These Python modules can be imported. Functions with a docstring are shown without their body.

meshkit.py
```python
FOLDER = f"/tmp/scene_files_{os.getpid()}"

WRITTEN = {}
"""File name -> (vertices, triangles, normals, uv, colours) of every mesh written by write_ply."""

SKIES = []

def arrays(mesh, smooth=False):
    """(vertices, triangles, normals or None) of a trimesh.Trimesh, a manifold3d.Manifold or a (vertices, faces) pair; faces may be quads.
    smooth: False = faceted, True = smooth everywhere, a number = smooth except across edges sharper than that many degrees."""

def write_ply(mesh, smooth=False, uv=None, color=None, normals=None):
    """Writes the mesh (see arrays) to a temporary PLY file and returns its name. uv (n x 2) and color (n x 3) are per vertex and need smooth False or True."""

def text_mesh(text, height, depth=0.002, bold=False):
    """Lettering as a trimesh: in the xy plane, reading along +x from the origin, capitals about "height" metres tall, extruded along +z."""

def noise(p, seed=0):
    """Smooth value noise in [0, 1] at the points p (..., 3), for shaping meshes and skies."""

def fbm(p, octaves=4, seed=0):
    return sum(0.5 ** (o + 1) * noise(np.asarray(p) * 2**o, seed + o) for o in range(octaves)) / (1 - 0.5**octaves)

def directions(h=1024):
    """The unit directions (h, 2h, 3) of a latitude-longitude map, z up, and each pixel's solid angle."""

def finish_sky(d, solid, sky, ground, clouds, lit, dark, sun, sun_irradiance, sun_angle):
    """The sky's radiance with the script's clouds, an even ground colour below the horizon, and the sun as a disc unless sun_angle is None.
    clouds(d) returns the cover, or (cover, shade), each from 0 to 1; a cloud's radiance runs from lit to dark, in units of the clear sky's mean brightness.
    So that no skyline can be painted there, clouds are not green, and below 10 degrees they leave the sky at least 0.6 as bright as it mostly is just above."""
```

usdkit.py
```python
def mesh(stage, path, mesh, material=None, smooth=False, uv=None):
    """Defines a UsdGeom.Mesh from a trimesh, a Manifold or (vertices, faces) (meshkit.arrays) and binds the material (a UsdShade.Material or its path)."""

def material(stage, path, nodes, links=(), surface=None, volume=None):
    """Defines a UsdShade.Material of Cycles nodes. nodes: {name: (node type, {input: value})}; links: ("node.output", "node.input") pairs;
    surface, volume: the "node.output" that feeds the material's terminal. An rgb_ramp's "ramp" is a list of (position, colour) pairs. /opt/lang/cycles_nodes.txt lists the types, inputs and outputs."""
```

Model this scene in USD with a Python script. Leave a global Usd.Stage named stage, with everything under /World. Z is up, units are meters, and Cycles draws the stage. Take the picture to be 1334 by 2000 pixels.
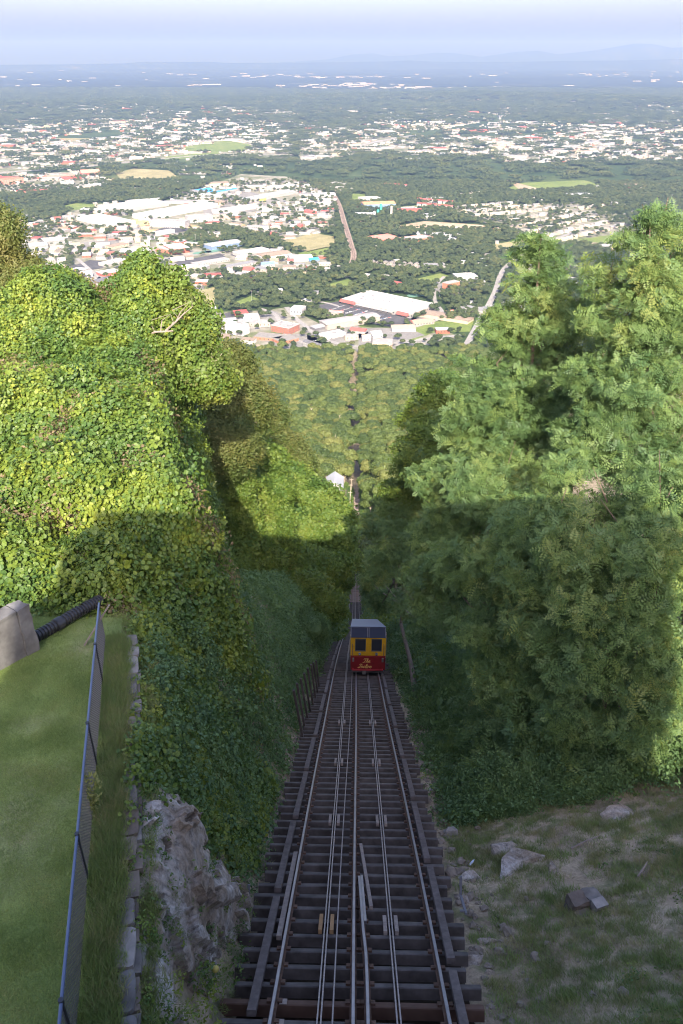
import math, random
import numpy as np, trimesh, shapely, usdkit, meshkit
from shapely.geometry import Polygon
from scipy.interpolate import PchipInterpolator
from pxr import Usd, UsdGeom, UsdLux, UsdShade, Gf, Sdf, Vt

random.seed(7)
rng = np.random.default_rng(11)
stage = Usd.Stage.CreateInMemory()
UsdGeom.SetStageUpAxis(stage, "Z")
UsdGeom.SetStageMetersPerUnit(stage, 1.0)
stage.SetDefaultPrim(UsdGeom.Xform.Define(stage, "/World").GetPrim())
UsdGeom.Scope.Define(stage, "/World/Looks")

# ---------------------------------------------------------------- camera
FOC = 1556.0                                  # focal length in pixels of the 1334 x 2000 photograph (28 mm lens)
PITCH, YAW = math.atan(892 / FOC), math.radians(1.23)
cam = UsdGeom.Camera.Define(stage, "/World/camera")
cam.CreateHorizontalApertureAttr(24.0)
cam.CreateVerticalApertureAttr(36.0)
cam.CreateFocalLengthAttr(24.0 * FOC / 1334)
cam.CreateClippingRangeAttr(Gf.Vec2f(0.1, 120000))
cam.AddRotateZOp().Set(math.degrees(YAW))
cam.AddRotateXOp().Set(90 - math.degrees(PITCH))
cam.CreateExposureAttr(EXPOSURE := 1.68)

# ---------------------------------------------------------------- sky and sun
SUN_EL, SUN_AZ = math.radians(32.5), math.radians(180 - 5.0)      # azimuth from +y towards +x: the sun stands behind the camera, to the left
sun_dir = np.array([math.cos(SUN_EL) * math.sin(SUN_AZ), math.cos(SUN_EL) * math.cos(SUN_AZ), math.sin(SUN_EL)])
sky = UsdLux.DomeLight.Define(stage, "/World/sky")
sky.GetPrim().SetCustomDataByKey("kind", "structure")
sky_mat = usdkit.material(stage, "/World/Looks/sky", {
    "s": ("sky_texture", {"sky_type": "single_scattering", "sun_disc": False, "sun_elevation": SUN_EL, "sun_rotation": math.atan2(sun_dir[0], sun_dir[1]),
                          "altitude": 600.0, "air_density": 1.0, "aerosol_density": 6.5, "ozone_density": 1.0}),
    "w": ("mix", {"mix_type": "multiply", "fac": 1.0, "color2": (1.0, 0.98, 1.12)}),
    "b": ("background_shader", {"strength": 0.14})}, [("s.color", "w.color1"), ("w.color", "b.color")], surface="b.background")
UsdShade.MaterialBindingAPI.Apply(sky.GetPrim()).Bind(sky_mat)
sun = UsdLux.DistantLight.Define(stage, "/World/sun")
sun.CreateNormalizeAttr(True)
sun.CreateIntensityAttr(1.12)
sun.CreateAngleAttr(0.5)
sun.CreateColorAttr(Gf.Vec3f(1.0, 0.91, 0.76))
sun.AddRotateZOp().Set(-math.degrees(SUN_AZ))
sun.AddRotateXOp().Set(-(90 - math.degrees(SUN_EL)))

# ---------------------------------------------------------------- helpers
USED = {}
def numbered(parent, name):
    n = USED.get((parent, name), 0)
    USED[(parent, name)] = n + 1
    return f"{parent}/{name}" if n == 0 else f"{parent}/{name}_{n:03d}"

def tag(prim, label=None, category=None, group=None, kind=None):
    p = prim.GetPrim() if hasattr(prim, "GetPrim") else prim
    for k, v in (("label", label), ("category", category), ("group", group), ("kind", kind)):
        if v:
            p.SetCustomDataByKey(k, v)
    return p

def thing(name, label, category, loc=(0, 0, 0), rz=0.0, group=None):
    x = UsdGeom.Xform.Define(stage, numbered("/World", name))
    x.AddTranslateOp().Set(Gf.Vec3d(*map(float, loc)))
    if rz:
        x.AddRotateZOp().Set(math.degrees(rz))
    tag(x, label, category, group)
    return x

def par(parent):
    return "/World" if parent is None else (parent if isinstance(parent, str) else str(parent.GetPath()))

def obj(name, mesh, mat, parent=None, smooth=False, label=None, kind=None, category=None, group=None):
    m = usdkit.mesh(stage, numbered(par(parent), name), mesh, mat, smooth=smooth)
    tag(m, label, category, group, kind)
    return m

class MB:
    """Collects shapes into one (vertices, faces) pair."""
    def __init__(s):
        s.v, s.f, s.n = [], [], 0
    def add(s, v, f):
        v, f = np.asarray(v, float), np.asarray(f, int)
        if f.shape[1] == 4:
            f = np.vstack([f[:, [0, 1, 2]], f[:, [0, 2, 3]]])
        s.v.append(v); s.f.append(f + s.n); s.n += len(v)
        return s
    def box(s, x0, x1, y0, y1, z0, z1, M=None):
        v = np.array([[x, y, z] for z in (z0, z1) for x, y in ((x0, y0), (x1, y0), (x1, y1), (x0, y1))], float)
        if M is not None:
            v = v @ M[:3, :3].T + M[:3, 3]
        return s.add(v, BOXF)
    def prism(s, poly, z0, z1):
        """vertical prism over a convex-ish polygon (counter-clockwise)"""
        p = Polygon(poly)
        if not p.is_valid:
            p = p.buffer(0)
        t = trimesh.creation.extrude_polygon(p, z1 - z0, engine="earcut")
        t.apply_translation([0, 0, z0])
        return s.add(t.vertices, t.faces)
    def bar(s, a, b, w, h, up=(0, 0, 1)):
        """a square bar from a to b, w wide and h high"""
        a, b = np.asarray(a, float), np.asarray(b, float)
        d = (b - a) / (np.linalg.norm(b - a) + 1e-9)
        side = np.cross(d, up); side /= np.linalg.norm(side) + 1e-9
        u = np.cross(side, d)
        c = [(-w / 2, -h / 2), (w / 2, -h / 2), (w / 2, h / 2), (-w / 2, h / 2)]
        v = [p + side * i + u * j for p in (a, b) for i, j in c]
        return s.add(v, BOXF)
    def tube(s, pts, r, sides=6):
        p = np.asarray(pts, float)
        r = np.broadcast_to(np.asarray(r, float), (len(p),))
        t = np.gradient(p, axis=0); t /= np.linalg.norm(t, axis=1, keepdims=True) + 1e-12
        a = np.cross(t, np.where(np.abs(t[:, 2:]) < .9, [0, 0, 1.], [1., 0, 0])); a /= np.linalg.norm(a, axis=1, keepdims=True) + 1e-12
        b = np.cross(t, a)
        an = np.arange(sides) * 2 * np.pi / sides
        v = (p[:, None] + r[:, None, None] * (np.cos(an)[None, :, None] * a[:, None] + np.sin(an)[None, :, None] * b[:, None])).reshape(-1, 3)
        n = len(p)
        i, j = np.meshgrid(np.arange(n - 1), np.arange(sides), indexing="ij")
        q = np.stack([i * sides + j, i * sides + (j + 1) % sides, (i + 1) * sides + (j + 1) % sides, (i + 1) * sides + j], -1).reshape(-1, 4)
        s.add(v, q)
        k = np.arange(1, sides - 1)
        s.add(v[:sides], np.stack([0 * k, k + 1, k], 1)); s.add(v[-sides:], np.stack([0 * k, k, k + 1], 1))
        return s
    def get(s):
        return np.vstack(s.v), np.vstack(s.f)

BOXF = [[0, 3, 2, 1], [4, 5, 6, 7], [0, 1, 5, 4], [1, 2, 6, 5], [2, 3, 7, 6], [3, 0, 4, 7]]

def grid_faces(ny, nx):
    i, j = np.meshgrid(np.arange(ny - 1), np.arange(nx - 1), indexing="ij")
    a = (i * nx + j).ravel()
    q = np.stack([a, a + 1, a + nx + 1, a + nx], 1)
    return np.vstack([q[:, [0, 1, 2]], q[:, [0, 2, 3]]])

def smoothstep(a, b, x):
    t = np.clip((np.asarray(x, float) - a) / (b - a), 0, 1)
    return t * t * (3 - 2 * t)

def ray(px, py):
    """direction through a pixel of the photograph (for setting features out on the ground)"""
    v = np.array([(px - 667) / FOC, 1.0, -(py - 1000) / FOC])
    c, s = math.cos(PITCH), math.sin(PITCH)
    w = np.array([v[0], c * v[1] + s * v[2], -s * v[1] + c * v[2]])
    c, s = math.cos(YAW), math.sin(YAW)
    return np.array([w[0] * c - w[1] * s, w[0] * s + w[1] * c, w[2]])

def project(p):
    p = np.asarray(p, float)
    c, s = math.cos(YAW), math.sin(YAW)
    x, y, z = p[..., 0] * c + p[..., 1] * s, -p[..., 0] * s + p[..., 1] * c, p[..., 2]
    c, s = math.cos(PITCH), math.sin(PITCH)
    f = np.maximum(y * c - z * s, 1e-3)
    return 667 + FOC * x / f, 1000 - FOC * (y * s + z * c) / f

def at(px, py, y):
    """the point at forward distance y on a pixel's ray"""
    d = ray(px, py)
    return d * (y / d[1])

PLAIN = -430.0
def G(px, py, z=PLAIN):
    d = ray(px, py)
    return d * (z / d[2])

def fbm2(x, y, s, seed=0, octaves=4):
    p = np.stack([np.asarray(x, float) / s, np.asarray(y, float) / s, np.zeros_like(np.asarray(x, float)) + seed * 3.7], -1)
    return meshkit.fbm(p, octaves, seed) - 0.5

def quats(normal, spin):
    """quaternions (w,x,y,z) that turn +z to the normal after a spin about z"""
    n = normal / (np.linalg.norm(normal, axis=1, keepdims=True) + 1e-9)
    w = 1 + n[:, 2]
    q = np.stack([w, -n[:, 1], n[:, 0], np.zeros(len(n))], 1)
    q[w < 1e-4] = [0, 1, 0, 0]
    q /= np.linalg.norm(q, axis=1, keepdims=True)
    c, s = np.cos(spin / 2), np.sin(spin / 2)
    a, b, cc, d = q.T
    return np.stack([a * c - d * s, b * c + cc * s, cc * c - b * s, d * c + a * s], 1)

def instancer(name, protos, pos, quat, scale, idx, parent=None, label=None, category=None, kind="stuff", group=None):
    pi = UsdGeom.PointInstancer.Define(stage, numbered(par(parent), name))
    base = str(pi.GetPath())
    paths = []
    for k, (mesh, mat) in enumerate(protos):
        usdkit.mesh(stage, f"{base}/sprig_{k:03d}", mesh, mat)
        paths.append(Sdf.Path(f"{base}/sprig_{k:03d}"))
    pi.CreatePrototypesRel().SetTargets(paths)
    pi.CreatePositionsAttr(Vt.Vec3fArray.FromNumpy(np.asarray(pos, np.float32)))
    q = np.asarray(quat, np.float32)
    pi.CreateOrientationsAttr(Vt.QuathArray([Gf.Quath(float(a), float(b), float(c), float(d)) for a, b, c, d in q]))
    sc = np.asarray(scale, np.float32)
    if sc.ndim == 1:
        sc = np.repeat(sc[:, None], 3, 1)
    pi.CreateScalesAttr(Vt.Vec3fArray.FromNumpy(sc))
    pi.CreateProtoIndicesAttr(Vt.IntArray.FromNumpy(np.asarray(idx, np.int32)))
    tag(pi, label, category, group, kind)
    return pi

# ---------------------------------------------------------------- materials
MATS = {}
def mat(name, nodes, links, surface="p.BSDF", volume=None):
    if name not in MATS:
        MATS[name] = usdkit.material(stage, f"/World/Looks/{name}", nodes, links, surface=surface, volume=volume)
    return MATS[name]

def plain(name, col, rough=0.8, metal=0.0, var=0.15, scale=1.0, bump=0.0, spec=0.3, col2=None):
    """a painted, wooden, stone or metal surface with mottling of its own"""
    c = np.array(col, float)
    lo, hi = (c * (1 - var), np.minimum(c * (1 + var), 1)) if col2 is None else (c, np.array(col2, float))
    nodes = {"g": ("geometry", {}), "n": ("noise_texture", {"scale": scale, "detail": 6.0, "roughness": 0.6}),
             "r": ("rgb_ramp", {"ramp": [(0.3, tuple(lo)), (0.7, tuple(hi))]}),
             "p": ("principled_bsdf", {"roughness": rough, "metallic": metal, "specular_ior_level": spec})}
    links = [("g.position", "n.vector"), ("n.fac", "r.fac"), ("r.color", "p.base_color")]
    if bump:
        nodes["b"] = ("bump", {"strength": bump, "distance": 0.03})
        links += [("n.fac", "b.height"), ("b.normal", "p.normal")]
    return mat(name, nodes, links)

def leafy(name, cols, rough=0.55, trans=0.3, scale=0.35, spec=0.3, rnd=0.45, isl=0.35, drift=1.3):
    """leaves: hue varies from sprig to sprig and in drifts over metres; light also passes through them"""
    ramp = [(i / (len(cols) - 1), c) for i, c in enumerate(cols)]
    return mat(name, {
        "g": ("geometry", {}), "o": ("object_info", {}), "n": ("noise_texture", {"scale": scale, "detail": 3.0}),
        "m1": ("math", {"math_type": "multiply_add", "value2": drift, "value3": 0.25 - .5 * drift}),
        "m2": ("math", {"math_type": "multiply_add", "value2": rnd}),
        "isl": ("math", {"math_type": "multiply_add", "value2": isl}),
        "m3": ("math", {"math_type": "add", "value2": .25 - .5 * (rnd + isl)}),
        "r": ("rgb_ramp", {"ramp": ramp}),
        "p": ("principled_bsdf", {"roughness": rough, "specular_ior_level": spec}),
        "mx": ("mix", {"mix_type": "multiply", "fac": 1.0, "color2": (1.5, 1.45, 0.7)}),
        "t": ("translucent_bsdf", {}), "x": ("mix_closure", {"fac": trans})},
        [("g.position", "n.vector"), ("n.fac", "m1.value1"), ("o.random", "m2.value1"), ("m1.value", "m2.value3"),
         ("g.random_per_island", "isl.value1"), ("m2.value", "isl.value3"), ("isl.value", "m3.value1"), ("m3.value", "r.fac"),
         ("r.color", "p.base_color"), ("r.color", "mx.color1"), ("mx.color", "t.color"), ("p.BSDF", "x.closure1"), ("t.BSDF", "x.closure2")],
        surface="x.closure")

LEAF_KUDZU = leafy("kudzu_leaf", [(0.048, 0.092, 0.020), (0.092, 0.138, 0.022), (0.150, 0.188, 0.026), (0.26, 0.25, 0.042)], drift=1.6, rnd=.6, isl=.5, trans=.2, rough=.5, spec=.3)
LEAF_LOCUST = leafy("pinnate_leaf", [(0.048, 0.094, 0.034), (0.078, 0.132, 0.042), (0.112, 0.168, 0.048), (0.18, 0.20, 0.055)], scale=0.25, trans=0.2, isl=.2, rnd=.7)
LEAF_OLIVE = leafy("olive_leaf", [(0.050, 0.080, 0.020), (0.080, 0.100, 0.025), (0.115, 0.115, 0.034), (0.15, 0.12, 0.045)], scale=0.25)
LEAF_VINE = leafy("vine_leaf", [(0.050, 0.095, 0.018), (0.085, 0.132, 0.022), (0.125, 0.158, 0.028), (0.18, 0.172, 0.04)], scale=0.3)
LEAF_SHRUB = leafy("shrub_leaf", [(0.055, 0.105, 0.042), (0.080, 0.140, 0.052), (0.105, 0.170, 0.058), (0.16, 0.195, 0.07)], scale=0.5)
LEAF_WOOD = leafy("wood_leaf", [(0.034, 0.056, 0.015), (0.054, 0.080, 0.019), (0.076, 0.100, 0.024), (0.115, 0.122, 0.034)], scale=0.012, trans=0.12, rnd=1.05, isl=.15, drift=.7)
LEAF_VALLEY = leafy("valley_leaf", [(0.022, 0.036, 0.014), (0.033, 0.050, 0.018), (0.047, 0.064, 0.022), (0.075, 0.082, 0.028)], scale=0.006, trans=0.12, rnd=.8, isl=.2, drift=.9)
GRASS = leafy("grass_blade", [(0.115, 0.17, 0.055), (0.15, 0.21, 0.065), (0.185, 0.235, 0.08), (0.25, 0.25, 0.11)], scale=0.9, trans=0.3, rnd=.7, drift=2.2)
GRASS_DRY = leafy("dry_grass_blade", [(0.11, 0.15, 0.05), (0.18, 0.19, 0.08), (0.26, 0.235, 0.115), (0.33, 0.285, 0.15)], scale=1.2, trans=0.2)
BARK = plain("bark", (0.10, 0.075, 0.055), 0.9, var=0.5, scale=6, bump=0.5)
BARK_PALE = plain("pale_bark", (0.34, 0.29, 0.23), 0.9, var=0.25, scale=6)
STEEL = plain("rail_steel", (0.24, 0.23, 0.25), 0.4, 0.8, 0.15, 3.0)
RUST = plain("rusty_steel", (0.085, 0.05, 0.035), 0.75, 0.3, 0.4, 8)
TIE = plain("creosoted_timber", (0.022, 0.017, 0.014), 0.75, 0, col2=(0.085, 0.072, 0.066), scale=2.6, bump=0.3, spec=.5)
TIE_RUST = plain("rust_stained_timber", (0.05, 0.025, 0.015), 0.8, 0, col2=(0.085, 0.05, 0.035), scale=2.5, bump=0.3)
TIMBER = plain("weathered_timber", (0.055, 0.045, 0.04), 0.85, 0, col2=(0.115, 0.096, 0.09), scale=5, bump=0.3)
BOARD = plain("old_board", (0.14, 0.115, 0.10), 0.9, 0, col2=(0.24, 0.20, 0.17), scale=7, bump=0.3)
CABLE = plain("cable_steel", (0.26, 0.23, 0.22), 0.5, 0.6, 0.2, 20)
BLACKMETAL = plain("black_coated_steel", (0.018, 0.02, 0.025), 0.4, 0.0, 0.2, 4, spec=0.5)
CONCRETE = plain("old_concrete", (0.055, 0.052, 0.05), 0.9, 0, col2=(0.15, 0.146, 0.142), scale=1.8, bump=0.35)
STONE = [plain(f"wall_stone_{w}", c, 0.9, 0, 0.3, 3.5, bump=0.5) for w, c in (("grey", (0.12, 0.11, 0.10)), ("tan", (0.145, 0.12, 0.095)), ("brown", (0.10, 0.08, 0.065)), ("pale", (0.19, 0.175, 0.16)))]
MORTAR = plain("mortar", (0.22, 0.20, 0.18), 0.95, var=0.2, scale=5)
PIPE = plain("black_plastic", (0.016, 0.016, 0.018), 0.42, var=0.2, scale=3, spec=0.5)
ROCK = mat("rock", {
    "g": ("geometry", {}), "n": ("noise_texture", {"scale": 0.8, "detail": 10.0, "roughness": 0.7, "distortion": 0.8}), "n2": ("noise_texture", {"scale": 6.0, "detail": 9.0, "roughness": 0.75}),
    "v": ("voronoi_texture", {"scale": 1.6, "feature": "distance_to_edge"}), "vr": ("rgb_ramp", {"ramp": [(0.0, (0.35, 0.33, 0.3)), (0.06, (1, 1, 1))]}), "wv": ("noise_texture", {"scale": 2.0, "detail": 4.0}),
    "wm": ("mix", {"mix_type": "add", "fac": 0.5}),
    "r": ("rgb_ramp", {"ramp": [(0.30, (0.16, 0.12, 0.085)), (0.43, (0.28, 0.225, 0.17)), (0.52, (0.36, 0.32, 0.28)), (0.66, (0.50, 0.48, 0.46))]}),
    "r2": ("rgb_ramp", {"ramp": [(0.32, (0.35, 0.35, 0.35)), (0.5, (0.95, 0.95, 0.95)), (0.68, (1.3, 1.28, 1.25))]}),
    "m": ("mix", {"mix_type": "multiply", "fac": 1.0}), "m4": ("mix", {"mix_type": "multiply", "fac": 0.3}), "b": ("bump", {"strength": 1.0, "distance": 0.14}), "p": ("principled_bsdf", {"roughness": 0.92, "specular_ior_level": 0.2})},
    [("g.position", "n.vector"), ("g.position", "n2.vector"), ("g.position", "wv.vector"), ("g.position", "wm.color1"), ("wv.color", "wm.color2"), ("wm.color", "v.vector"), ("v.distance", "vr.fac"), ("n.fac", "r.fac"), ("n2.fac", "r2.fac"), ("r.color", "m.color1"), ("r2.color", "m.color2"),
     ("m.color", "m4.color1"), ("vr.color", "m4.color2"), ("m4.color", "p.base_color"), ("n2.fac", "b.height"), ("b.normal", "p.normal")])
SOIL = mat("hillside_soil", {
    "g": ("geometry", {}), "n": ("noise_texture", {"scale": 0.35, "detail": 8.0, "roughness": 0.65}), "n2": ("noise_texture", {"scale": 9.0, "detail": 8.0, "roughness": 0.75}),
    "n3": ("noise_texture", {"scale": 1.1, "detail": 5.0, "roughness": 0.6}),
    "r": ("rgb_ramp", {"ramp": [(0.30, (0.14, 0.105, 0.068)), (0.45, (0.26, 0.205, 0.14)), (0.60, (0.35, 0.285, 0.20)), (0.75, (0.44, 0.37, 0.28))]}),
    "gr": ("rgb_ramp", {"ramp": [(0.50, (0, 0, 0)), (0.62, (0.6, 0.6, 0.6))]}),
    "r2": ("rgb_ramp", {"ramp": [(0.3, (0.55, 0.55, 0.55)), (0.7, (1.2, 1.2, 1.2))]}),
    "mg": ("mix", {"color2": (0.075, 0.105, 0.035)}),
    "m": ("mix", {"mix_type": "multiply", "fac": 1.0}), "b": ("bump", {"strength": 0.9, "distance": 0.05}), "p": ("principled_bsdf", {"roughness": 0.95, "specular_ior_level": 0.1})},
    [("g.position", "n.vector"), ("g.position", "n2.vector"), ("g.position", "n3.vector"), ("n.fac", "r.fac"), ("n2.fac", "r2.fac"), ("n3.fac", "gr.fac"), ("gr.color", "mg.fac"), ("r.color", "mg.color1"),
     ("mg.color", "m.color1"), ("r2.color", "m.color2"), ("m.color", "p.base_color"), ("n2.fac", "b.height"), ("b.normal", "p.normal")])
LAWN = mat("lawn_turf", {
    "g": ("geometry", {}), "n": ("noise_texture", {"scale": 0.5, "detail": 6.0, "roughness": 0.6}), "n2": ("noise_texture", {"scale": 30.0, "detail": 6.0, "roughness": 0.75}),
    "r": ("rgb_ramp", {"ramp": [(0.3, (0.115, 0.165, 0.05)), (0.5, (0.155, 0.205, 0.065)), (0.66, (0.18, 0.21, 0.095)), (0.78, (0.27, 0.25, 0.15))]}),
    "r2": ("rgb_ramp", {"ramp": [(0.3, (0.5, 0.5, 0.5)), (0.7, (1.3, 1.3, 1.2))]}),
    "m": ("mix", {"mix_type": "multiply", "fac": 1.0}), "b": ("bump", {"strength": 0.8, "distance": 0.03}), "p": ("principled_bsdf", {"roughness": 0.95, "specular_ior_level": 0.1})},
    [("g.position", "n.vector"), ("g.position", "n2.vector"), ("n.fac", "r.fac"), ("n2.fac", "r2.fac"), ("r.color", "m.color1"), ("r2.color", "m.color2"), ("m.color", "p.base_color"), ("n2.fac", "b.height"), ("b.normal", "p.normal")])
def ground_mat(name, stops, s1, s2, rough=0.95):
    return mat(name, {
        "g": ("geometry", {}), "n": ("noise_texture", {"scale": s1, "detail": 8.0, "roughness": 0.65}), "n2": ("noise_texture", {"scale": s2, "detail": 6.0, "roughness": 0.7}),
        "r": ("rgb_ramp", {"ramp": stops}), "r2": ("rgb_ramp", {"ramp": [(0.3, (0.7, 0.7, 0.7)), (0.7, (1.25, 1.25, 1.25))]}),
        "m": ("mix", {"mix_type": "multiply", "fac": 1.0}), "p": ("principled_bsdf", {"roughness": rough, "specular_ior_level": 0.1})},
        [("g.position", "n.vector"), ("g.position", "n2.vector"), ("n.fac", "r.fac"), ("n2.fac", "r2.fac"), ("r.color", "m.color1"), ("r2.color", "m.color2"), ("m.color", "p.base_color")])
TRACKBED = ground_mat("oily_track_bed", [(0.3, (0.018, 0.014, 0.011)), (0.6, (0.045, 0.035, 0.027)), (0.75, (0.10, 0.08, 0.06))], 1.2, 14.0)
VALLEY = ground_mat("valley_ground", [(0.25, (0.022, 0.042, 0.017)), (0.5, (0.036, 0.058, 0.022)), (0.64, (0.060, 0.082, 0.030)), (0.74, (0.11, 0.12, 0.055))], 0.003, 0.06)
FARHILL = ground_mat("far_hills_ground", [(0.3, (0.012, 0.020, 0.012)), (0.54, (0.020, 0.030, 0.016)), (0.64, (0.045, 0.052, 0.032)), (0.72, (0.12, 0.115, 0.095))], 0.0011, 0.006)
MEADOW = ground_mat("meadow", [(0.3, (0.085, 0.125, 0.035)), (0.55, (0.12, 0.155, 0.045)), (0.75, (0.17, 0.18, 0.07))], 0.02, 0.2)
FIELD_DRY = ground_mat("dry_field", [(0.3, (0.16, 0.15, 0.075)), (0.55, (0.22, 0.20, 0.11)), (0.75, (0.28, 0.25, 0.15))], 0.02, 0.2)
DIRT = ground_mat("bare_earth", [(0.3, (0.24, 0.18, 0.125)), (0.55, (0.31, 0.245, 0.175)), (0.75, (0.37, 0.31, 0.24))], 0.02, 0.2)
CLAY = ground_mat("orange_clay", [(0.3, (0.36, 0.20, 0.10)), (0.6, (0.45, 0.28, 0.16))], 0.02, 0.2)
ASPHALT = ground_mat("dark_asphalt", [(0.3, (0.05, 0.05, 0.055)), (0.7, (0.085, 0.085, 0.09))], 0.03, 0.3)
TARMAC = ground_mat("worn_tarmac", [(0.3, (0.13, 0.125, 0.12)), (0.7, (0.20, 0.195, 0.185))], 0.03, 0.3)
ROADM = ground_mat("pale_road", [(0.3, (0.19, 0.185, 0.18)), (0.7, (0.26, 0.25, 0.245))], 0.03, 0.3)
URBAN = ground_mat("built_up_ground", [(0.30, (0.05, 0.075, 0.03)), (0.42, (0.10, 0.115, 0.06)), (0.52, (0.17, 0.165, 0.13)), (0.64, (0.25, 0.24, 0.215)), (0.76, (0.13, 0.13, 0.12))], 0.012, 0.06)
BALLAST = ground_mat("rail_ballast", [(0.3, (0.17, 0.13, 0.11)), (0.7, (0.27, 0.22, 0.19))], 0.05, 0.5)
TRACKRED = plain("running_track", (0.38, 0.13, 0.10), 0.9, scale=0.1)
TURF = plain("sports_turf", (0.085, 0.15, 0.06), 0.95, scale=0.05)
COURT = plain("court_green", (0.08, 0.17, 0.13), 0.9, scale=0.1)
LINE = plain("road_paint", (0.72, 0.72, 0.70), 0.8, var=0.1)
W = {k: plain("paint_" + k, c, r, 0, v, s) for k, (c, r, v, s) in {
    "white": ((0.33, 0.325, 0.325), 0.6, 0.06, 0.3), "offwhite": ((0.235, 0.225, 0.22), 0.8, 0.10, 0.2), "cream": ((0.24, 0.215, 0.19), 0.8, 0.10, 0.2), "grey": ((0.17, 0.17, 0.175), 0.8, 0.15, 0.2),
    "darkgrey": ((0.10, 0.10, 0.11), 0.8, 0.2, 0.2), "brick": ((0.24, 0.085, 0.055), 0.9, 0.15, 0.4), "orangebrick": ((0.32, 0.13, 0.08), 0.9, 0.12, 0.4), "redroof": ((0.28, 0.075, 0.065), 0.8, 0.12, 0.2),
    "salmon": ((0.42, 0.18, 0.14), 0.8, 0.1, 0.2), "blue": ((0.04, 0.20, 0.48), 0.6, 0.1, 0.2), "slateblue": ((0.12, 0.17, 0.28), 0.6, 0.15, 0.2), "teal": ((0.04, 0.26, 0.20), 0.6, 0.1, 0.2),
    "tan": ((0.33, 0.275, 0.205), 0.85, 0.12, 0.2), "brownroof": ((0.20, 0.155, 0.12), 0.9, 0.2, 0.3), "shingle": ((0.17, 0.16, 0.15), 0.9, 0.2, 0.3), "metalroof": ((0.26, 0.265, 0.275), 0.45, 0.1, 0.2),
    "rustroof": ((0.36, 0.19, 0.10), 0.8, 0.2, 0.2), "yellow": ((0.62, 0.44, 0.06), 0.6, 0.1, 0.2)}.items()}
GLASS_DARK = mat("window_glass", {"p": ("principled_bsdf", {"base_color": (0.03, 0.035, 0.045), "roughness": 0.08, "specular_ior_level": 0.6})}, [])
CARPAINT = [mat("car_paint_" + n, {"p": ("principled_bsdf", {"base_color": c, "roughness": 0.3, "coat_weight": 0.6})}, []) for n, c in (("white", (0.7, 0.7, 0.7)), ("silver", (0.4, 0.41, 0.42)), ("black", (0.02, 0.02, 0.022)), ("red", (0.35, 0.03, 0.025)), ("blue", (0.04, 0.08, 0.22)), ("grey", (0.14, 0.145, 0.15)))]

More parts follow.
